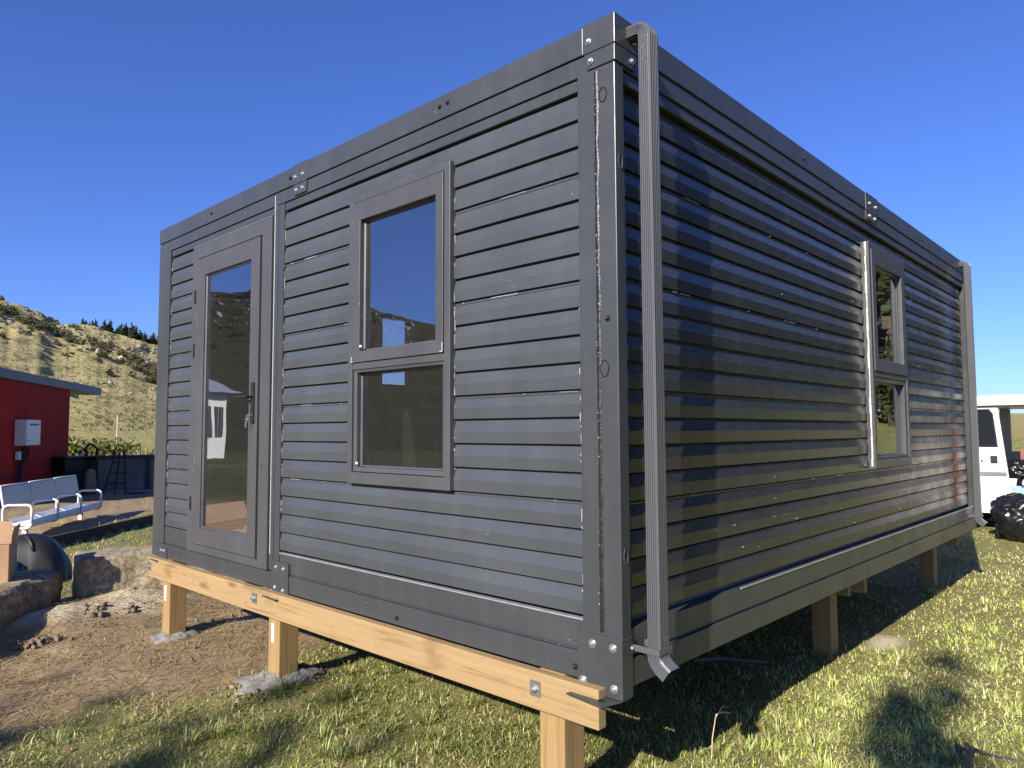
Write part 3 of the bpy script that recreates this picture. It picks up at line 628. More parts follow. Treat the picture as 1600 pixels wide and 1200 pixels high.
# ------------------------------------------------------------------ stone edging, carton, tub
M['stone'] = None
t = NT('weathered_stone'); p = t.pos(); a_ = t.noise(p, 5, 6, .65); b_ = t.noise(p, 22, 6, .7); c = t.mix(a_, (.30, .235, .15), (.60, .51, .37)); c = t.mix(t.ramp(b_, [(.42, .7), (.62, 0.)]), c, (.10, .08, .045))
c = t.mix(t.ramp(t.noise(p, 3.1, 4), [(.52, 0.), (.66, .6)]), c, (.17, .165, .055)); t.set(c, .92, 0, .15); t.bump(b_, .8, .02); M['stone'] = t.m
def stone_block(p0, p1, depth, h, seed, label, rough=.05):
    p0 = Vector((*p0, 0)); p1 = Vector((*p1, 0)); ax = (p1-p0); ln = ax.length; rz = math.atan2(ax.y, ax.x); z = float(ground_h((p0.x+p1.x)/2, (p0.y+p1.y)/2, False))
    bm = bmesh.new(); bmesh.ops.create_cube(bm, size=1); bmesh.ops.subdivide_edges(bm, edges=bm.edges[:], cuts=22, use_grid_fill=True)
    for v in bm.verts:
        x = (v.co.x+.5)*ln; y = (v.co.y+.5)*depth; zz = (v.co.z+.5)*(h+.15)-.15
        e = min(abs(v.co.x-.5), abs(v.co.x+.5)); edge = lambda q: math.exp(-((.5-abs(q))/.045)**2)
        x -= math.copysign(.014, v.co.x)*edge(v.co.z)*edge(v.co.x); 
        n1 = fbm(x*5+seed, zz*5+y*4, 4, seed)-.5; n2 = fbm(y*5+seed+4, x*5+zz*3, 4, seed+9)-.5; n3 = fbm(x*4-y*3, y*5+seed, 4, seed+3)-.5
        front = sstep(.3, -.5, v.co.y)
        v.co = (x+n2*rough*1.2, y+(n1*rough*3.6)*front+edge(v.co.y)*edge(v.co.z)*(.016 if v.co.y < 0 else -.016), zz+n3*rough*.8-edge(v.co.z)*edge(v.co.y)*.02*(v.co.z > 0))
    me = bpy.data.meshes.new('stone_block'); bm.to_mesh(me); bm.free(); o = link('stone_block', me, M['stone'], smooth=True)
    o.location = (p0.x, p0.y, z); o.rotation_euler = (0, 0, rz); return tag(o, label, 'stone', 'stone edging blocks')
stone_block((-1.55, 4.05), (-.30, 5.36), .44, .30, 3, 'rough stone edging block under the carton, left of the dark gap')
stone_block((-.21, 5.36), (1.15, 5.05), .48, .33, 5, 'pale rough stone edging block right of the dark gap, running behind the cabin')
cx = empty('cardboard_box', 'brown cardboard box with a raised flap on the stone edging', 'box', (-.93, 5.38, float(G0+.31)), rad(-20))
M['card'] = simple('cardboard', (.40, .245, .135), .8, 0, .12, 5, .1)
mb = MB(); mb.box(-.28, .27, -.20, .20, 0, .33); mb.build('carton', M['card'], cx, .004)
mb = MB(); mb.prism([(-.28, -.201, .335), (.28, -.201, .335), (.275, -.13, .50), (-.27, -.13, .50)], (0, .006, 0)); mb.prism([(.271, -.19, .335), (.271, .19, .335), (.29, .17, .45), (.29, -.17, .45)], (-.006, 0, 0)); mb.build('flap', M['card'], cx)
tb = empty('plastic_tub', 'upturned black plastic tub on the grass behind the stone edging', 'tub', (-.08, 7.15, float(ground_h(-.08, 7.15))), rad(-30))
mb = MB(); k = 40; vs_ = []; prof = [(1.0, .0), (1.0, .10), (.95, .20), (.84, .30), (.66, .39), (.42, .455), (.16, .48)]
for j, (r_, z) in enumerate(prof):
    for i in range(k):
        a = 2*math.pi*i/k; sq = 1/(abs(math.cos(a))**2.6+abs(math.sin(a))**2.6)**(1/2.6); fold = 1+.035*math.sin(a*7+z*9)*(1-z)+.03*math.sin(a*13)*(z < .3)
        vs_.append((r_*.34*sq*math.cos(a)*fold-.10*z, r_*.24*sq*math.sin(a)*fold, z))
mb.add(vs_, [(j*k+i, j*k+(i+1) % k, (j+1)*k+(i+1) % k, (j+1)*k+i) for j in range(len(prof)-1) for i in range(k)]+[tuple((len(prof)-1)*k+i for i in range(k))]); mb.build('shell', M['black'], tb, smooth=True)
mb = MB(); mb.tube([(-.10, -.02, .475), (-.03, -.10, .455), (.02, -.155, .40), (.05, -.19, .33)], [.014, .02, .02, .012], 8); mb.build('rib', M['black'], tb, smooth=True)
bgk = bmesh.new(); bmesh.ops.create_icosphere(bgk, subdivisions=4, radius=.2)
for v in bgk.verts:
    n_ = fbm(v.co.x*14+3, v.co.y*14+v.co.z*9, 4, 61)-.5; v.co *= 1+n_*.7; v.co.z = max(v.co.z*.85, -.1)
me = bpy.data.meshes.new('rubbish_bag'); bgk.to_mesh(me); bgk.free(); o = link('rubbish_bag', me, simple('shiny_black', (.010, .010, .011), .2, 0, .2), smooth=True); o.location = (-.42, 6.75, float(ground_h(-.42, 6.75))+.10); tag(o, 'crumpled shiny black plastic bag beside the upturned tub', 'bag')

# ------------------------------------------------------------------ white bench
M['white'] = simple('white_enamel', (.66, .655, .62), .4, 0, .08, 6); M['back_shaded'] = simple('seat_back', (.42, .385, .32), .42, 0, .06)  # backs: white enamel greyed for shade and warmed against blue sky light
bz = float(ground_h(1.1, 10.7, True)); bn = empty('bench', 'white three-seat metal bench with looped armrests on the dry lawn', 'bench', (.48, 9.91, G0+.03), rad(54))
def seat_loop(u):
    mb = MB(); pts = []; y0, y1, z0, z1, r_ = -.20, .14, .22, .52, .06
    for (cy_, cz_, a0) in ((y0+r_, z0+r_, 180), (y1-r_, z0+r_, 270), (y1-r_, z1-r_, 0), (y0+r_, z1-r_, 90)):
        for s_ in range(5): a = rad(a0+s_*22.5); pts.append((u, cy_+r_*math.cos(a), cz_+r_*math.sin(a)))
    mb.tube(pts+[pts[0]], .017, 8); return mb
UL = (-.30, .50, 1.32, 2.15)
for u in UL: seat_loop(u).build('arm_loop', M['white'], bn, smooth=True)
for a, b in zip(UL[:-1], UL[1:]):
    mb = MB(); mb.prism([(a+.02, -.20, .30), (a+.02, -.18, .325), (a+.02, .02, .285), (a+.02, .12, .33), (a+.02, .12, .30), (a+.02, .02, .255), (a+.02, -.17, .235), (a+.02, -.20, .235)], (b-a-.04, 0, 0)); mb.build('seat', M['white'], bn, .006)
    mb = MB(); mb.prism([(a+.025, .125, .46), (a+.025, .15, .46), (a+.025, .20, .75), (a+.025, .175, .755)], (b-a-.05, 0, 0)); bk = mb.build('backrest', M['back_shaded'], bn, .006)
    mb = MB()
    for x in (a+.018, b-.018): mb.tube([(x, .13, .42), (x, .145, .5), (x, .195, .765)], .017, 8)
    mb.tube([(a+.018, .195, .765), (b-.018, .195, .765)], .014, 8); mb.build('back_rim', M['white'], bk, smooth=True)
mb = MB(); mb.box(UL[0], UL[-1], -.03, .03, .19, .235); mb.build('rail', M['white'], bn, .004)
for u in (.0, 1.87):
    mb = MB(); mb.box(u-.03, u+.03, -.03, .03, .03, .19); lg = mb.build('leg', M['white'], bn, .004)
    mb = MB(); mb.box(u-.05, u+.05, -.22, .22, -.02, .035); mb.build('foot', M['white'], lg, .006)

# ------------------------------------------------------------------ red shed, heater, wall and bits
AZS = rad(58); SX, SY = 3.65, 19.72; sz = float(ground_h(SX, SY, False))
shed = empty('red_shed', 'dark red corrugated shed with a grey sloping roof edge', 'shed', (SX, SY, sz), AZS)
t = NT('red_corrugate'); p = t.pos(obj=True); t.set(t.ramp(t.noise(p, 1.5, 4), [(.3, (.33, .017, .013)), (.7, (.41, .025, .018))]), .65, 0, .2); M['red'] = t.m
mb = MB(); n = 52; vs_ = []
for i in range(n*4+1):
    x = -5.6+5.6*i/(n*4); y = (-.012, -.012, .014, .014)[i % 4]; zt = 2.598; vs_ += [(x, y, -.1), (x, y, zt)]
mb.add(vs_, [(2*i, 2*i+2, 2*i+3, 2*i+1) for i in range(n*4)]); mb.box(-5.6, 0, .02, .10, -.1, 2.56); mb.build('wall', M['red'], shed, fix=False)
mb = MB(); mb.box(-.08, -.0, .101, 3.8, -.1, 2.56); mb.box(-5.6, -5.52, .101, 3.8, -.1, 2.56); mb.box(-5.519, -.081, 3.72, 3.8, -.1, 2.56); mb.build('end_wall', M['red'], shed)
M['roof_grey'] = simple('roof_edge', (.050, .045, .056), .5, 0, .1)
mb = MB(); mb.prism([(-6, -.07, 2.60), (2.55, -.07, 2.57), (2.55, -.07, 2.78), (-6, -.07, 2.80)], (0, 4.1, 0)); mb.build('roof', M['roof_grey'], shed, .01)
mb = MB(); mb.box(.02, .75, .0, .08, 2.42, 2.47); mb.build('eave_bracket', M['black'], shed)
def sw(x, y, z): return (SX+x*math.cos(AZS)-y*math.sin(AZS), SY+x*math.sin(AZS)+y*math.cos(AZS), sz+z)
wh = empty('water_heater', 'white wall-mounted gas water heater on the red shed', 'heater', sw(-3.1, -.02, 1.2), AZS)
mb = MB(); mb.box(-.40, .40, -.24, -.0, .0, .56); mb.build('case', M['white'], wh, .02); mb = MB(); mb.box(-.22, .24, -.252, -.241, .44, .475); mb.build('flue_slot', M['black'], wh)
mb = MB(); mb.box(-.39, -.1, -.25, -.241, .10, .13); mb.build('label_plate', simple('grey_print', (.4, .4, .42), .5), wh)
mb = MB()
for (x, xe, r_) in ((-.22, -.24, .022), (-.12, -.16, .016), (.0, -.10, .012), (.10, -.06, .012)): mb.tube([(x, -.12, 0), (x, -.11, -.2), (xe, -.06, -.45), (xe, -.05, -1.2)], r_, 8)
mb.tube([(.1, -.1, -.1), (.05, -.1, -.45), (-.4, -.08, -.62), (-1.2, -.08, -.66)], .012, 6); mb.build('pipework', M['rubber'], wh)
mb = MB(); mb.box(-.36, -.24, -.1, -.02, -.3, -.12); mb.build('valve_box', M['white'], wh, .01)

M['oldconc'] = simple('old_concrete', (.17, .155, .125), .9, 0, .35, 1.6, .5, 14)
cwz = float(ground_h(4.4, 17.8, False))
cw = empty('concrete_wall', 'low weathered grey concrete wall with a dark cap behind the bench', 'wall', (3.95, 18.35, cwz), rad(-20))
mb = MB(); mb.box(0, 6.5, 0, .22, -.1, .84); mb.build('slab', M['oldconc'], cw, .015); mb = MB(); mb.box(-.05, 6.55, -.05, .27, .841, .91); mb.build('cap', simple('cap', (.04, .04, .05), .8), cw, .01)
mb = MB(); mb.box(1.05, 1.16, -.07, -.001, .0, .84); mb.build('post', M['black'], cw); mb = MB(); mb.box(-.0, 6.5, -.45, -.075, -.1, .05); mb.build('ledge', simple('ledge', (.22, .22, .23), .9), cw)
bb = empty('black_bin', 'black square bin beside the corner of the red shed', 'bin', (3.55, 18.85, float(ground_h(3.55, 18.85, False))), rad(20))
mb = MB(); mb.prism([(-.42, -.3, 0), (.42, -.3, 0), (.48, -.36, .86), (-.48, -.36, .86)], (0, .66, 0)); mb.build('body', M['black'], bb, .02); mb = MB(); mb.box(-.5, .5, -.40, .36, .861, .92); mb.build('lid', M['black'], bb, .02)
mb = MB(); mb.tube([(.2, -.2, .92), (.15, -.2, 1.1), (.3, -.2, 1.22), (.48, -.2, 1.1), (.46, -.2, .9)], .03, 8); mb.build('hose', M['rubber'], bb, smooth=True)
sk = empty('feed_sack', 'tan sack leaning on the black bin behind the bench', 'sack', (3.75, 18.2, float(ground_h(3.75, 18.2, False))), rad(20))
bm = bmesh.new(); bmesh.ops.create_icosphere(bm, subdivisions=3, radius=1)
for v in bm.verts: q_ = v.co.copy(); v.co = (math.copysign(abs(q_.x)**.6, q_.x)*.17*(1-.12*q_.z), math.copysign(abs(q_.y)**.7, q_.y)*.13, .36+math.copysign(abs(q_.z)**.5, q_.z)*.36); v.co += Vector((1, 0, 0))*(fbm(v.co.x*9, v.co.z*9, 3, 5)-.5)*.06
me = bpy.data.meshes.new('sack'); bm.to_mesh(me); bm.free(); link('sack_body', me, simple('sack_tan', (.30, .21, .12), .85, 0, .2), sk, smooth=True)
[c_ for c_ in sk.children][0].scale = (.72, .8, .86)
lf = empty('rusty_frame', 'thin dark metal frame leaning beside the tan sack', 'frame', (4.1, 17.6, float(ground_h(4.1, 17.6, False))), rad(-35))
mb = MB()
for x in (-.25, .0, .25): mb.tube([(x, 0, 0), (x*.4, .35, 1.0)], .018, 6)
for z in (.25, .5, .75): mb.tube([(-.25*(1-.6*z), .35*z, z), (.25*(1-.6*z), .35*z, z)], .014, 6)
mb.tube([(.25, 0, 0), (.7, -.1, 0.02)], .02, 6); mb.build('bars', simple('dark_steel', (.03, .028, .028), .6, .5), lf)

# dark board drawn for the shadowed face of the step in the lawn
ke = empty('step_shade_board', 'dark board standing in for the shaded face of the step in the lawn by the bench', 'edging', (.6, 9.25, float(ground_h(.8, 9.1, False))), math.atan2(1.56, 1.82))
mb = MB(); mb.box(-1.6, 7, -.05, .02, -.06, .15); mb.build('board', simple('step_shade', (.035, .028, .02), .9, 0, .4, 6, .5, 20), ke, .01)

# ------------------------------------------------------------------ vegetation helpers
def leaf_cloud(cent, rad_, n, size, seed, flat=1.0, tintbias=0.0):
    """n leaf quads filling blobs cent (k,3) with radii rad_ (k,)"""
    g = np.random.default_rng(seed); cent = np.asarray(cent, float); rad_ = np.asarray(rad_, float)
    w = rad_**2; w = w/w.sum(); i = g.choice(len(cent), n, p=w); d = g.normal(size=(n, 3)); d /= np.linalg.norm(d, axis=1)[:, None]
    rr = g.random(n)**(1/2.2); c = cent[i]+d*(rad_[i]*rr)[:, None]*np.array([1, 1, flat])
    a = g.normal(size=(n, 3)); a /= np.linalg.norm(a, axis=1)[:, None]; b = np.cross(a, g.normal(size=(n, 3))); b /= np.linalg.norm(b, axis=1)[:, None]
    s = size*(.6+.8*g.random(n)); a *= s[:, None]; b *= (s*.55)[:, None]
    V = np.stack([c-a, c+b, c+a, c-b], 1).reshape(-1, 3); F = np.arange(4*n).reshape(n, 4)
    ti = np.clip(g.random(len(cent))[i]*.6+g.random(n)*.5+tintbias, 0, 1); col = np.repeat(np.stack([ti, ti, ti, np.ones(n)], 1), 4, 0)
    return V, F, col
def tree(name, label, cat, x, y, h, cr, seed, nleaf, lsize, mat, crown0=.35, group=None, shape='round', nb=9):
    z = float(ground_h(x, y)); g = random.Random(seed); e = empty(name, label, cat, (x, y, z), 0, group)
    mb = MB(); top = Vector((g.uniform(-.2, .2), g.uniform(-.2, .2), h*.93)); tr_ = max(.05, h*.022)
    tp = [Vector((0, 0, -.2)), Vector((g.uniform(-.1, .1), g.uniform(-.1, .1), h*.35)), Vector((g.uniform(-.15, .15), g.uniform(-.15, .15), h*.65)), top]
    mb.tube(tp, [tr_, tr_*.75, tr_*.45, tr_*.1], 9); cents = []; rads = []
    for k in range(nb):
        f = crown0+(1-crown0)*(k+.5)/nb; a = k*2.4+g.uniform(-.4, .4)
        reach = cr*((1.05-f)/(1.05-crown0) if shape == 'cone' else math.sin(math.pi*min(.97, .18+.8*(f-crown0)/(1-crown0)))**.7)*g.uniform(.75, 1.1)
        s0 = Vector((0, 0, h*f*.86)); e1 = Vector((reach*math.cos(a), reach*math.sin(a), h*f)); md = s0.lerp(e1, .5)+Vector((0, 0, .06*h*(1 if shape != 'cone' else -.3)))
        mb.tube([s0, md, e1], [tr_*.38, tr_*.22, tr_*.06], 6)
        for q in (.45, .75, 1.0):
            p_ = s0.lerp(e1, q)+Vector((g.uniform(-.2, .2), g.uniform(-.2, .2), g.uniform(-.1, .2)))*cr*.4; cents.append(p_); rads.append(cr*g.uniform(.18, .34)*(1 if shape != 'cone' else .85))
    cents.append(top); rads.append(cr*.22)
    mb.build('trunk', M['bark'], e, smooth=True)
    V, F, c = leaf_cloud([tuple(p_) for p_ in cents], rads, nleaf, lsize, seed, .75); link('crown', np_mesh('crown', V, [F], c), mat, e); return e

# trees that stand round the place and are mirrored in the long wall or throw their shade on the lawn
RT = [(27.2, -6.7, 8.5, 3.3, 'leaf_mid'), (23.0, -11.5, 10.5, 3.6, 'leaf_dark'), (29.5, -5.6, 7.0, 2.6, 'leaf_mid'), (19.5, -14.0, 11.0, 3.8, 'leaf_dark'), (15.0, -16.5, 10.0, 3.6, 'leaf_mid'), (31, -11, 12, 4, 'leaf_dark')]
RTL = ['tall pale green tree mirrored in the long wall window', 'dark broad tree beyond the lawn, second from the white van', 'small pale green tree nearest the white van', 'darkest tall tree at the edge of the lawn', 'pale green tree at the near end of the tree row', 'tallest dark tree standing behind the row']
for i, (x, y, h, cr, m) in enumerate(RT): tree('garden_tree', RTL[i], 'tree', x, y, h, cr, 100+i, 11000, .15, M[m], .06, 'trees beyond the lawn', nb=18)
for i, (x, y, q) in enumerate(((25.4, -6.1, 1.6), (25.0, -8.6, 1.7), (22.3, -10.6, 1.5), (19.8, -12.2, 1.6), (30.0, -4.2, 1.3), (17.0, -14.5, 1.6))):
    tree('garden_bush', ['round bush below the small pale tree', 'broad bush between the first two trees of the row', 'low bush below the dark broad tree', 'bush under the darkest tall tree', 'bush nearest the white van', 'bush at the near end of the tree row'][i], 'bush', x, y, 2.6, q, 300+i, 2600, .12, M['leaf_mid'], .1, 'bushes below the tree row', nb=9)
tree('slender_tree', 'tall slender tree behind the photographer', 'tree', -14.5, -4.0, 9.6, .80, 207, 360, .11, M['leaf_dark'], .62, shape='cone', nb=8)
tree('spreading_tree', 'spreading bare-limbed tree behind the photographer', 'tree', -16.5, -1.4, 8.3, 2.6, 211, 420, .14, M['leaf_mid'], .70, nb=9)
tree('spreading_tree', 'lopsided thin tree furthest left behind the photographer', 'tree', -18.5, -.2, 9.0, 1.5, 217, 260, .14, M['leaf_mid'], .74, nb=7)

def flax(x, y, n, ln, seed, label):
    g = np.random.default_rng(seed); z = float(ground_h(x, y, False)); V = []; F = []; C = []
    for i in range(n):
        a = g.random()*6.283; t_ = g.uniform(.15, .8); l = ln*g.uniform(.6, 1.1); w = .025*g.uniform(.7, 1.3); d = np.array([math.cos(a), math.sin(a), 0]); s = np.array([-d[1], d[0], 0])*w; b = np.array([g.normal()*.12, g.normal()*.12, 0]); ti = g.random()
        k = len(V)
        for f in (0, .35, .7, 1):
            p_ = b+d*(math.sin(t_)*l*f*(.5+.5*f))+np.array([0, 0, l*(f*math.cos(t_)-.25*t_*f**3)]); q = (1-f**2)*1.0+.08
            V += [p_-s*q, p_+s*q]; C += [(ti, ti, ti, 1)]*2
        F += [(k+2*j, k+2*j+1, k+2*j+3, k+2*j+2) for j in range(3)]
    o = link('flax_plant', np_mesh('flax', np.array(V), [np.array(F)], np.array(C)), M['flax']); o.location = (x, y, z); return tag(o, label, 'plant', 'plants behind the concrete wall')
def bush(x, y, r, h, seed, label):
    g_ = random.Random(seed); z = float(ground_h(x, y, False)); cs = [(g_.uniform(-r, r), g_.uniform(-r, r)*.6, h*g_.uniform(.45, .86)) for _ in range(9)]; V, F, c = leaf_cloud(cs, [r*.42*g_.uniform(.8, 1.2) for _ in cs], 900, .10, seed, .9, .1)
    e = empty('garden_shrub', label, 'shrub', (x, y, z), 0, 'plants behind the concrete wall'); link('crown', np_mesh('shrub', V, [F], c), M['flax'], e)
    mb = MB()
    for q in cs: mb.tube([(0, 0, -.1), (q[0]*.4, q[1]*.4, q[2]*.5), q], [.03, .02, .008], 5)
    mb.build('stems', M['bark'], e)
bush(6.0, 30.4, 1.0, 1.15, 1, 'leafy yellow-green shrub at the shed corner behind the wall'); bush(7.6, 29.8, 1.2, 1.35, 2, 'largest leafy shrub behind the concrete wall, in the middle')
flax(8.7, 28.2, 60, 1.25, 2, 'strappy-leaved plant between the shrubs behind the wall')

# white cottage on the far side of the paddock: out of the picture, mirrored in the door glass
caz = rad(115.3); cx_, cy_ = 2.2+45*math.cos(caz), -1.53+45*math.sin(caz); cz_ = float(ground_h(cx_, cy_))
ct = empty('white_cottage', 'white cottage with tall narrow windows across the paddock, mirrored in the door glass', 'cottage', (cx_, cy_, cz_), rad(330))
mb = MB(); mb.box(0, 7, 0, 6, -.5, 3.9); mb.build('wall', simple('cottage_white', (.80, .77, .68), .7, 0, .08, 1), ct)
mb = MB(); mb.prism([(-.5, -.6, 3.75), (-.5, 6.6, 3.75), (-.5, 3, 5.3)], (8, 0, 0)); mb.build('roof', simple('cottage_roof', (.30, .30, .32), .5), ct)
for x_ in (.35, .75, 1.45, 3.0, 4.6, 5.6):
    mb = MB(); mb.box(x_, x_+(.28 if x_ < 1 else .5), -.04, .05, 1.2, 2.9); mb.build('window', M['black'], ct)
# ------------------------------------------------------------------ hill details
def hill_pt(az, el):
    """terrain point seen from the lawn at this bearing whose slope reaches this elevation"""
    r = np.linspace(50, R_CREST-1, 500); x = CAM[0]+r*np.cos(np.radians(az)); y = CAM[1]+r*np.sin(np.radians(az)); z = ground_h(x, y)
    e = np.degrees(np.arctan2(z-CAM[2], r)); k = int(np.argmax(e >= el)) if (e >= el).any() else len(r)-1
    return x[k], y[k], z[k], r[k]
# rubble
g = np.random.default_rng(5); bm = bmesh.new(); bmesh.ops.create_icosphere(bm, subdivisions=2, radius=1); ico = np.array([v.co[:] for v in bm.verts]); icf = np.array([[v.index for v in f.verts] for f in bm.faces]); bm.free()
VV = []; FF = []; k = 0
for i in range(2600):
    az = g.uniform(66, 128); u = g.random()**1.3; el_top = float(np.interp(az, E_AZ, E_EL)); el = el_top*(1-.62*u)
    if az > 71 and u > .45 and g.random() < .75: continue
    if fbm(az*.9, el*1.4, 3, 77) < .44 and g.random() < .85: continue
    x, y, z, r = hill_pt(az, el); s = (1 if u < .4 else .45)*g.choice([.25, .4, .6, .9, 1.3], p=[.46, .34, .15, .045, .005])
    v = ico*(s*g.uniform(.6, 1.3, 3)); v = v*(1+.95*(g.random((len(v), 1))-.5))*np.array([1, 1, .75]); a = g.random()*6.28; R_ = np.array([[math.cos(a), -math.sin(a), 0], [math.sin(a), math.cos(a), 0], [0, 0, 1]])
    VV.append(v@R_.T+np.array([x, y, z])); FF.append(icf+k); k += len(v)
o = link('hillside_rocks', np_mesh('rocks', np.vstack(VV), [np.vstack(FF)]), simple('hill_rock', (.25, .225, .185), .95, 0, .5, .9, 1., 2.2, obj=False)); tag(o, 'loose grey rocks scattered over the upper hillside', 'rocks', kind='stuff')
# scrub band standing in for the shaded gully, and loose bushes
cents = []; rads = []
def skyline(px): return np.interp(px, [0, 245], [78.64, 69.38])
for i in range(140):
    px = g.uniform(-30, 260); az = float(skyline(px)); yy = np.interp(px, [-30, 40, 90, 150, 200, 250], [485, 500, 512, 538, 555, 578])+g.normal()*9
    el = math.degrees(math.atan2((679-yy-px*.01), 1385)); x, y, z, r = hill_pt(az, el); s = g.uniform(.4, 1.35); cents.append((x, y, z+s*.4)); rads.append(s)
for i in range(170):
    az = g.uniform(66, 125); el = float(np.interp(az, E_AZ, E_EL))*g.uniform(.55, 1.0); x, y, z, r = hill_pt(az, el); s = g.uniform(.3, .9); cents.append((x, y, z+s*.35)); rads.append(s)
V, F, c = leaf_cloud(cents, rads, 17000, .25, 9, .8); o = link('hill_scrub_gully_shade', np_mesh('scrub', V, [F], c), M['scrub']); tag(o, 'low scrub on the upper hillside, its dark band standing for a shaded gully', 'scrub', kind='stuff')
# dry tussocks give the slope its speckle
cents = []; rads = []
for i in range(3600):
    az = g.uniform(66, 84) if i % 5 else g.uniform(84, 125); el = float(np.interp(az, E_AZ, E_EL))*(g.random()**.8)*.97; x, y, z, r = hill_pt(az, max(el, .1)); s = g.uniform(.10, .34); cents.append((x, y, z+s*.3)); rads.append(s)
V, F, c = leaf_cloud(cents, rads, 26000, .12, 19, .7); o = link('hill_tussocks', np_mesh('tussocks', V, [F], c), leafy('tussock', (.11, .10, .045), (.34, .29, .14))); tag(o, 'small dry tussocks speckling the pale hillside', 'tussocks', kind='stuff')
# conifers along the ridge
def conifer_mesh(seed):
    g = np.random.default_rng(seed); cents = []; rads = []
    for j in range(9):
        f = j/8; cents.append((g.normal()*.15, g.normal()*.15, .5+3.6*f)); rads.append(1.05*(1-f)+.22)
    V, F, c = leaf_cloud(cents, rads, 700, .26, seed, .7); return np_mesh('conifer_crown', V, [F], c)
cm = [conifer_mesh(31), conifer_mesh(32), conifer_mesh(33)]
tm = MB(); tm.tube([(0, 0, -.8), (0, 0, 2.0), (0, 0, 4.2)], [.16, .11, .03], 6)
proto = None
for i in range(34):
    f = i/33; az = 74.0-f*6.0+g.normal()*.06; r = R_CREST+g.uniform(0, 7); x = CAM[0]+r*math.cos(rad(az)); y = CAM[1]+r*math.sin(rad(az)); s = g.uniform(.7, 1.1)*(.8+.75*f)
    if proto is None:
        e = empty('ridge_conifer', 'small dark conifer in the row along the hill ridge', 'tree', group='conifers along the ridge'); link('crown', cm[0], M['leaf_dark'], e); tm.build('trunk', M['bark'], e); proto = e
        for m_ in cm[1:]: m_.materials.append(M['leaf_dark'])
    else:
        e = copy_tree(proto); [ch for ch in e.children if ch.name.startswith('crown')][0].data = cm[i % 3]
    e.location = (x, y, float(ground_h(x, y))-.3); e.rotation_euler = (0, 0, g.random()*6.28); e.scale = (s, s, s*g.uniform(.9, 1.15))
# white survey pole at the foot of the hill
az = 71.72; r = 52.; x = CAM[0]+r*math.cos(rad(az)); y = CAM[1]+r*math.sin(rad(az)); pl = empty('marker_pole', 'thin white pole with a short crossbar at the foot of the hill', 'pole', (x, y, float(ground_h(x, y))))
mb = MB(); mb.tube([(0, 0, -.3), (0, 0, 2.35)], .024, 8); mb.build('shaft', M['white'], pl); mb = MB(); mb.box(-.18, .18, -.02, .02, 1.76, 1.80); mb.build('crossbar', M['white'], pl)

# ------------------------------------------------------------------ van and load
M['van'] = simple('van_white', (.78, .78, .75), .28, 0, .03, 2); VX = 10.35; vz = G0
van = empty('parked_van', 'white van with its sliding side door open, parked behind the cabin', 'van', (VX, .5, vz))
def vb(n, boxes, mat, parent=van, bevel=.012):
    mb = MB()
    for b in boxes: mb.box(*b)
    return mb.build(n, mat, parent, bevel)
WV = 1.68; YF, YR = 2.25, -2.12      # local y: front, rear
body = MB()
body.box(.02, WV-.02, YR+.02, -.62, .33, 1.02)                                   # rear quarter below the windows (behind the opening)
body = MB(); 
body.box(.0, .06, YR, -1.35, .30, 1.12); body.box(.0, .06, YR, YR+.2, 1.12, 1.80); body.box(.0, .06, -1.47, -1.35, 1.12, 1.80)
body.box(WV-.06, WV, YR, 1.6, .30, 1.12); body.box(WV-.06, WV, YR, YR+.3, 1.12, 1.80); body.box(WV-.06, WV, -1.45, -1.32, 1.12, 1.80); body.box(WV-.06, WV, .15, .30, 1.12, 1.80)
body.box(.06, WV-.06, YR, YR+.05, .30, 1.80)
body.prism([(.06, 1.10, .30), (.06, YF+.12, .30), (.06, YF+.16, .75), (.06, YF+.05, 1.05), (.06, 1.62, 1.06), (.06, 1.10, 1.06)], (WV-.12, 0, 0))
body.box(.0, .06, -1.35, .02, .24, .36)                                               # sill of the opening
shell = body.build('body', M['van'], van, .015)
mb = MB(); pr = [(.045, 1.80), (-.02, 1.83), (-.02, 1.86), (.03, 1.875), (.10, 1.955), (.40, 2.0), (WV/2, 2.01), (WV-.40, 2.0), (WV-.10, 1.955), (WV-.03, 1.875), (WV+.02, 1.86), (WV+.02, 1.83), (WV-.045, 1.80)]
mb.prism([(x, YR, z) for x, z in pr], (0, 1.55-YR, 0)); mb.build('roof', M['van'], van, .008)
mb = MB(); mb.box(.0, .012, -1.35, 1.4, 1.795, 1.806); mb.build('rail', M['black'], van)
dm = MB(); e0 = lambda z: .055-.12*(1.83-z)/1.22                             # slanted rear edge of the front door
zs = [.26, .36, .70, 1.04, 1.21, 1.76, 1.79]
outer = [(e0(z), z) for z in zs]; fr_ = [(1.12, 1.79), (1.55, 1.06), (1.62, .60), (1.60, .26)]
wy = [(e0(1.23)+.085, 1.235), (e0(1.765)+.075, 1.70), (e0(1.765)+.115, 1.758), (1.05, 1.758), (1.38, 1.235)]
bmx = bmesh.new()
def poly_with_hole(mb, outer, inner, x0, x1):
    bm_ = bmesh.new(); vo = [bm_.verts.new((x0, *p_)) for p_ in outer]; vi = [bm_.verts.new((x0, *p_)) for p_ in inner]
    eds = [bm_.edges.new((vo[i], vo[(i+1) % len(vo)])) for i in range(len(vo))]+[bm_.edges.new((vi[i], vi[(i+1) % len(vi)])) for i in range(len(vi))]
    bmesh.ops.triangle_fill(bm_, use_beauty=True, edges=eds); r_ = bmesh.ops.extrude_face_region(bm_, geom=bm_.faces[:]); 
    for v in r_['geom']:
        if isinstance(v, bmesh.types.BMVert): v.co.x = x1
    bm_.verts.index_update(); mb.add([v.co for v in bm_.verts], [[v.index for v in f.verts] for f in bm_.faces]); bm_.free()
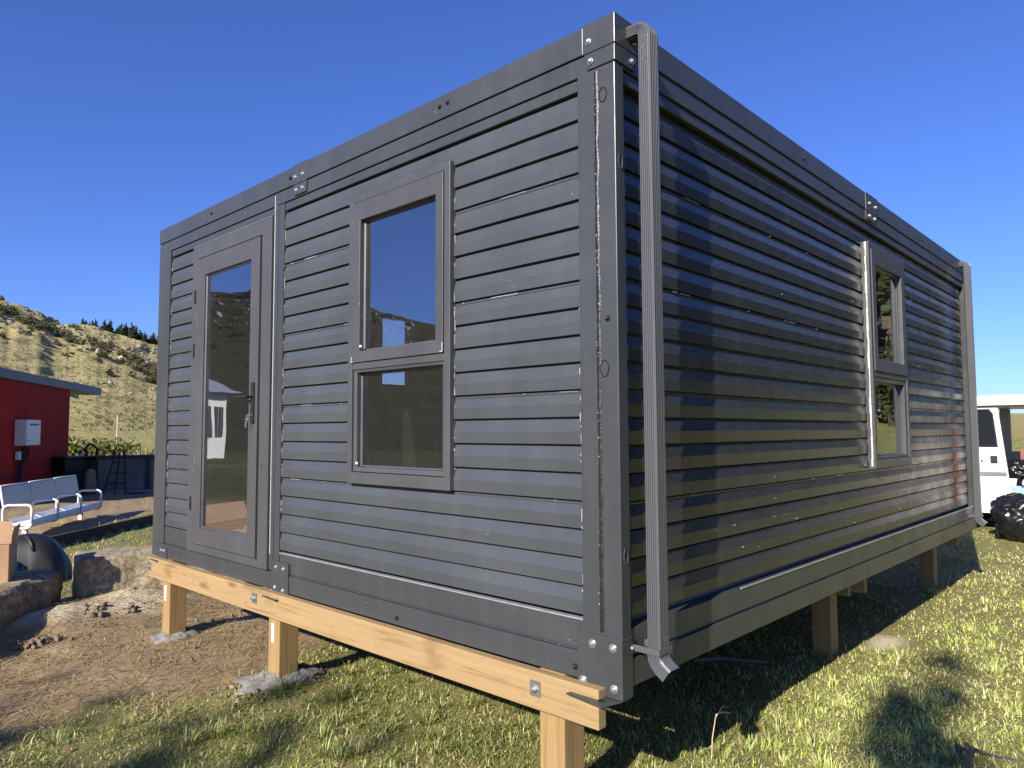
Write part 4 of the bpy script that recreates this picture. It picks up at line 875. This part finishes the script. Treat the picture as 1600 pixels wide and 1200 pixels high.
poly_with_hole(dm, outer+fr_, wy, -.012, .045); vd = dm.build('front_door', M['van'], van, .006)
mb = MB(); mb.prism([(-.004, *p_) for p_ in wy], (.012, 0, 0)); 
t = NT('dark_van_glass'); t.set((.015, .018, .022), .06, 0, .6); M['vglass'] = t.m
mb.build('door_window', M['vglass'], vd); mb = MB(); poly_with_hole(mb, [(a-(.02 if i < 2 else 0) if False else a, b) for i, (a, b) in enumerate([(w_[0]+dx, w_[1]+dz) for w_, dx, dz in zip(wy, (-.018, -.018, -.01, .02, .03), (-.018, .0, .018, .018, -.018))])], wy, -.018, -.005); mb.build('window_seal', M['rubber'], vd)
vb('handle', [(-.03, -.012, .075, .165, .985, 1.095)], M['black'], vd, .008); vb('lock', [(-.02, -.012, .26, .285, 1.0, 1.03)], M['black'], vd, .003); vb('moulding', [(-.026, -.0125, -.03, 1.58, .80, .86)], simple('grey_trim', (.16, .16, .17), .6), vd, .006)
vb('sticker', [(.0035, .0036, .16, .21, 1.33, 1.39)], M['tag_paper'], vd, 0)
for (y, lbl) in ((.62, 0), (-1.72, 0)):
    for xx in (.10, WV-.30):
        mb = MB(); mb.tube([(xx-.02, y, .30), (xx, y, .30), (xx+.18, y, .30), (xx+.2, y, .30)], [.26, .31, .31, .26], 28); wl_ = mb.build('wheel', M['rubber'], van); mb = MB(); mb.tube([(xx-.028, y, .30), (xx-.022, y, .30)], [.14, .20], 24); mb.build('rim', simple('rim_grey', (.45, .45, .44), .4, .4), wl_)
vb('cargo_floor', [(.062, WV-.062, YR+.06, 1.09, .42, .47)], M['rubber'], van, 0)
vb('seat_back', [(.25, .75, .45, .60, .48, 1.30)], M['black'], van, .04)
vb('bumper', [(.1, WV-.1, YF+.1, YF+.22, .30, .52)], M['rubber'], van, .03)
mb = MB(); mb.prism([(.08, 1.60, 1.07), (.08, 1.63, 1.07), (.08, 1.16, 1.78), (.08, 1.13, 1.78)], (WV-.16, 0, 0)); mb.build('windscreen', M['vglass'], van)
mb = MB(); mb.box(.012, .04, YR+.21, -1.48, 1.13, 1.78); mb.build('rear_side_window', M['vglass'], van)
vw = lambda x, y, z: (VX+x, .5+y, vz+z)
cr_ = empty('blue_crate', 'light blue plastic crate inside the open van', 'crate', vw(.25, -.28, .471)); 
mb = MB(); mb.box(-.16, .16, -.28, .28, 0, .03); mb.box(-.16, -.14, -.28, .28, .031, .17); mb.box(.14, .16, -.28, .28, .031, .17); mb.box(-.139, .139, -.28, -.26, .031, .17); mb.box(-.139, .139, .26, .28, .031, .17); mb.build('tray', simple('pale_blue', (.25, .45, .58), .5), cr_, .006)
sb = empty('spray_bottle', 'white spray bottle with a purple label in the open van', 'bottle', vw(.20, -.27, .503))
mb = MB(); mb.tube([(0, 0, 0), (0, 0, .02), (0, 0, .22), (0, 0, .30), (0, 0, .36)], [.09, .10, .10, .04, .035], 18); mb.build('bottle', M['white'], sb, smooth=True); mb = MB(); mb.box(-.03, .03, -.09, .05, .361, .42); mb.box(-.012, .012, .0, .02, .30, .36); mb.build('trigger', M['white'], sb, .008)
mb = MB(); mb.tube([(0, 0, .08), (0, 0, .17)], [.1015, .1015], 18, 0, False); mb.build('label', simple('purple', (.16, .06, .30), .5), sb)
for (x, y, z, sx_, sy_, sz_, l) in ((.85, -.45, .471, .55, .6, .55, 'dark brown carton stacked in the open van'), (.75, -.35, 1.025, .40, .5, .16, 'reddish carton on top of the load in the van')):
    e = empty('load_carton', l, 'carton', vw(x, y, z), .1); mb = MB(); mb.box(-sx_/2, sx_/2, -sy_/2, sy_/2, 0, sz_); mb.build('box', simple('carton'+l[:4], (.10, .055, .04) if 'dark' in l else (.22, .10, .07), .8), e, .005); mb = MB(); mb.box(-.02, .02, -sy_/2+.01, sy_/2-.01, sz_+.0005, sz_+.002); mb.build('tape', M['card'], e)
e = empty('red_carton', 'orange-red carton standing in the open side door of the van', 'carton', vw(.36, -.92, .471)); mb = MB(); mb.box(-.25, .25, -.40, .40, 0, .98); mb.build('box', simple('orange_red', (.62, .11, .04), .55), e, .01); mb = MB(); mb.box(-.255, -.2505, -.03, .03, .1, .9); mb.build('tape', M['card'], e)
def bag(name, label, x, y, z, r, sc, seed, tilt=0):
    bm = bmesh.new(); bmesh.ops.create_icosphere(bm, subdivisions=5, radius=1); sd_ = seed
    for v in bm.verts:
        p_ = v.co.copy(); a = fbm(p_.x*2.5+sd_, p_.y*2.5+p_.z*2, 3, sd_)-.5; ridge = abs(fbm(p_.x*3+p_.z*2.5+sd_, p_.y*3-p_.z*2, 4, sd_+5)-.5)
        v.co = Vector((p_.x*sc[0], p_.y*sc[1], p_.z*sc[2]))*(1+a*.5-ridge*.55)*r
        v.co.z = max(v.co.z, -.62*sc[2]*r)
    me = bpy.data.meshes.new(name); bm.to_mesh(me); bm.free(); o = link(name, me, M['binbag'], smooth=True); o.location = (x, y, z); o.rotation_euler = (0, 0, tilt); return tag(o, label, 'bag')
t = NT('bin_bag'); p = t.pos(obj=True); t.set((.010, .010, .011), .26, 0, .5); t.bump(t.noise(p, 6, 3, .5, 1.4), .6, .03); M['binbag'] = t.m
bag('rubbish_bag', 'big black rubbish bag slumped on the grass in front of the van', 9.62, .12, float(ground_h(9.6, .1))+.27, .46, (.85, 1.0, .85), 3)
bag('rubbish_bag', 'grey shiny plastic bag lying on the load inside the van', VX+.45, .5-.15, vz+.86, .24, (1, 1.3, .7), 8)

# ------------------------------------------------------------------ grass and small litter
def grass_field():
    g = np.random.default_rng(77); N = 1050000
    az = np.radians(g.uniform(-14, 112, N)); u = g.random(N); r = 1.15*(34/1.15)**(u**1.05)
    x = CAM[0]+r*np.cos(az); y = CAM[1]+r*np.sin(az)
    dm_ = dirt_mask(x, y); sm = saw_mask(x, y)
    dens = np.clip(1.05-1.12*dm_, .035, 1)*np.clip(1-1.3*sm, .03, 1)*(.45+.55*sstep(.32, .5, fbm(x*2.2, y*2.2, 3, 91)))
    deep = (x > .8) & (x < 5) & (y > 1.5) & (y < 4.2); dens = np.where(deep, dens*.25, dens)
    for (fx, fy) in ((.06, 2.46), (.06, 4.02), (.06, .33)): dens = dens*np.where(np.hypot((x-fx)/1.3, y-fy) < .19, .02, 1)
    stone = ((y > 5.15-.2*x) & (y < 5.75-.25*x) & (x > -.3)) | ((np.abs((x+.3)*.72-(y-5.36)*.69) < .0))
    dens = np.where(stone, 0, dens); dens = np.where((x > 10.4) & (x < 12) & (y > -2.5) & (y < 2.6), dens*.2, dens)
    keep = g.random(N) < dens; x, y, r, dm_ = x[keep], y[keep], r[keep], dm_[keep]; n = len(x)
    z = ground_h(x, y)-.006
    tuft = fbm(x*3.1, y*3.1, 3, 93); lush = sstep(.46, .66, tuft); rightside = sstep(.6, -.3, y)
    ln = (.016+.030*g.random(n)**1.3+.036*lush*g.random(n))*(1+.1*sstep(6, 20, r))*np.where(dm_ > .4, .7, 1)
    wdt = .0019*(.6+.8*g.random(n))*np.maximum(1, (r/2.6)**.62)
    a = g.random(n)*6.283; lean = np.abs(g.normal(1.05, .45, n))+.2; lean = np.where(dm_ > .4, lean+.5, lean); lean = np.clip(lean, .05, 1.45)
    # longer tufts
    TC = [(g.uniform(.35, 2.3), g.uniform(-.75, .12)) for _ in range(46)]+[(g.uniform(-1.1, .6), g.uniform(.5, 2.5)) for _ in range(60)]+[(g.uniform(1.5, 6), g.uniform(-3, .3)) for _ in range(50)]+[(g.uniform(-.2, 1.2), g.uniform(.9, 2.2)) for _ in range(20)]
    tx = []; ty = []; ta = []; tl = []; tn = []
    for (cx_, cy_) in TC:
        m_ = int(g.uniform(24, 70)); aa = g.random(m_)*6.283; rr_ = .035*np.sqrt(g.random(m_)); tx.append(cx_+rr_*np.cos(aa)); ty.append(cy_+rr_*np.sin(aa)); ta.append(aa+g.normal(0, .5, m_)); tl.append(g.uniform(.045, .12)*g.uniform(.6, 1.1, m_)); tn.append(g.uniform(.35, 1.25, m_))
    tx, ty, ta, tl, tn = map(np.concatenate, (tx, ty, ta, tl, tn)); m_ = len(tx); tr_ = np.hypot(tx-CAM[0], ty-CAM[1])
    x = np.concatenate([x, tx]); y = np.concatenate([y, ty]); z = np.concatenate([z, ground_h(tx, ty)-.006]); a = np.concatenate([a, ta]); ln = np.concatenate([ln, tl]); lean = np.concatenate([lean, tn]); r = np.concatenate([r, tr_]); dm_ = np.concatenate([dm_, np.zeros(m_)])
    wdt = np.concatenate([wdt, .0019*(.7+.6*g.random(m_))]); lush = np.concatenate([lush, np.ones(m_)*.6]); rightside = np.concatenate([rightside, sstep(.6, -.3, ty)]); n = len(x)
    d = np.stack([np.cos(a), np.sin(a), np.zeros(n)], 1); s = np.stack([-np.sin(a), np.cos(a), np.zeros(n)], 1)*wdt[:, None]
    b = np.stack([x, y, z], 1); zz = np.array([0, 0, 1.0])
    m = b+d*(np.sin(lean*.7)*ln*.55)[:, None]+zz*(np.cos(lean*.7)*ln*.55)[:, None]
    tpp = m+d*(np.sin(np.minimum(lean*1.5, 1.9))*ln*.5)[:, None]+zz*(np.cos(np.minimum(lean*1.5, 1.9))*ln*.5)[:, None]
    V = np.stack([b-s, b+s, m+s*.8, m-s*.8, tpp], 1).reshape(-1, 3); i = np.arange(n)*5
    Q = np.stack([i, i+1, i+2, i+3], 1); T = np.stack([i+3, i+2, i+4], 1)
    pn = fbm(x*.7+5, y*.7, 4, 95); q = g.random(n)
    green = np.array([.19, .26, .05]); yel = np.array([.45, .53, .13]); straw = np.array([.74, .62, .33]); olive = np.array([.20, .19, .065])
    wy_ = np.clip(.12+.8*rightside*sstep(.35, .6, pn)+.25*(q-.5)+.25*rightside, 0, 1)[:, None]
    c = (green*(1-lush[:, None]*.2)+olive*.25*(1-lush[:, None]))*(1-wy_)+yel*wy_
    ps = np.clip(.30+.55*dm_+.4*(pn-.5)+.02*rightside, 0, .95); st = (g.random(n) < ps)[:, None]; c = np.where(st, straw*(.45+.75*g.random(n))[:, None], c*(.45+.95*g.random(n))[:, None])
    c = c*(1+.32*rightside)[:, None]; col = np.ones((n, 4)); col[:, :3] = np.clip(c, 0, .9); col = np.repeat(col, 5, 0)      # the lawn beside the long wall is paler and drier
    o = link('grass', np_mesh('grass', V, [Q, T], col), M['grass']); tag(o, 'short uneven lawn grass with yellowed patches round the cabin', 'grass', kind='stuff')
grass_field()
def litter():
    g = np.random.default_rng(99); n = 26000; x = g.uniform(-1.9, 2.2, n); y = g.uniform(2.3, 5.5, n); keep = (dirt_mask(x, y) > .35) & (g.random(n) < .75); x, y = x[keep], y[keep]; n = len(x); z = ground_h(x, y)
    a = g.random(n)*6.283; l = .012+.05*g.random(n)**2; w = .0011+.0014*g.random(n); d = np.stack([np.cos(a), np.sin(a), g.normal(0, .18, n)], 1)*l[:, None]; s = np.stack([-np.sin(a), np.cos(a), np.zeros(n)], 1)*w[:, None]; c = np.stack([x, y, z+.004+.006*g.random(n)], 1)
    V = np.stack([c-d-s, c+d-s, c+d+s, c-d+s], 1).reshape(-1, 3); t_ = (.45+.75*g.random(n))[:, None]; col = np.ones((n, 4)); col[:, :3] = np.array([.50, .37, .18])*t_; col = np.repeat(col, 4, 0)
    o = link('straw_litter', np_mesh('straw', V, [np.arange(4*n).reshape(n, 4)], col), M['grass']); tag(o, 'dry straw bits strewn over the bare brown soil', 'straw', kind='stuff')
    m = 900; x = g.uniform(-1.6, 7, m); y = np.where(g.random(m) < .5, g.uniform(-4.5, .2, m), g.uniform(.3, 2.8, m)); z = ground_h(x, y)+.012+.02*g.random(m); a = g.random(m)*6.283; l = .008+.02*g.random(m)**2; dd = np.stack([np.cos(a), np.sin(a), g.normal(0, .35, m)], 1)*l[:, None]; ss = np.stack([-np.sin(a), np.cos(a), g.normal(0, .35, m)], 1)*(l*.5)[:, None]; c = np.stack([x, y, z], 1)
    V = np.stack([c-dd, c-ss, c+dd, c+ss], 1).reshape(-1, 3); col = np.ones((m, 4)); col[:, :3] = np.array([.30, .19, .10])*(.4+1.1*g.random(m))[:, None]
    o = link('leaf_litter', np_mesh('leaf_litter', V, [np.arange(4*m).reshape(m, 4)], np.repeat(col, 4, 0)), M['grass']); tag(o, 'small dead brown leaves scattered through the lawn', 'leaves', kind='stuff')
    n = 900; x = g.uniform(-1.9, 2.0, n); y = g.uniform(2.4, 5.3, n); dm_ = dirt_mask(x, y); keep = (dm_ > .3); x, y = x[keep], y[keep]; z = ground_h(x, y); VV = []; FF = []; k = 0
    for i in range(len(x)):
        s = .002+.012*g.random()**5
        v = ico[:42]*(s*g.uniform(.6, 1.2, 3))*(1+.4*(g.random((len(ico), 1))-.5)); VV.append(v+np.array([x[i], y[i], z[i]+s*.3])); FF.append(icf+k); k += len(v)
    for (cx_, cy_, m_, sp_, sz_) in ((-.28, 4.75, 20, .07, .022), (-.74, 4.42, 34, .10, .024), (.02, 4.72, 12, .05, .018), (.55, 4.35, 30, .2, .012), (.02, 2.40, 90, .16, .010)):
        for i in range(m_):
            xx, yy = cx_+g.normal()*sp_, cy_+g.normal()*sp_*.6; s = sz_*(.3+g.random()); v = ico*(s*g.uniform(.5, 1.2, 3))*(1+.95*(g.random((len(ico), 1))-.5)); VV.append(v+np.array([xx, yy, float(ground_h(xx, yy))+s*.35])); FF.append(icf+k); k += len(v)
    o = link('soil_clods', np_mesh('clods', np.vstack(VV), [np.vstack(FF)]), simple('clod', (.17, .128, .085), .95, 0, .4, 14, obj=False)); tag(o, 'dark soil clods and crumbs on the bare ground by the stones', 'soil', kind='stuff')
litter()
# stray stalk, stick and cord on the grass
sz0 = float(ground_h(.92, .21)); mb = MB(); mb.tube([(0, 0, -.02), (.015, .0, .10), (.03, -.01, .19), (.06, -.03, .235), (.09, -.045, .225)], [.003, .0026, .0022, .002, .001], 6)
for k_ in range(5): mb.tube([(.03+.012*k_, -.01-.007*k_, .20+.008*k_-.004*k_*k_*.4), (.05+.012*k_, -.03-.006*k_, .215-.004*k_)], [.003, .001], 5)
o = mb.build('dry_stalk', simple('dry_stalk', (.50, .40, .26), .8)); o.location = (.85, .12, sz0); tag(o, 'single pale dry seed stalk bending over at the edge of the shade', 'stalk')
mb = MB(); mb.tube([(0, 0, .02), (.12, -.12, .03), (.2, -.26, .025), (.28, -.36, .02)], [.012, .014, .012, .008], 7); o = mb.build('fallen_stick', M['bark']); o.location = (2.0, .85, float(ground_h(2.1, .7))); tag(o, 'grey stick lying in the shade under the cabin', 'stick')
mb = MB()
for k_ in range(6):
    a = random.uniform(-.3, .3); hgt = random.uniform(.05, .09); mb.tube([(-.09+random.uniform(-.02, .02), random.uniform(-.03, .03), -.01), (-.06, a*.1, hgt*.8), (.01, a*.15, hgt), (.07, -.02+a*.2, hgt*.5), (.13, -.10+a*.3, .0), (.19, -.20+a*.2, -.01)], .0045, 6)
o = mb.build('tangled_cord', simple('cord_grey', (.07, .065, .07), .7)); o.location = (1.62, -.72, float(ground_h(1.62, -.72))); o.rotation_euler = (0, 0, rad(10)); tag(o, 'tangled dark cord sticking up from the grass at the bottom edge', 'cord')
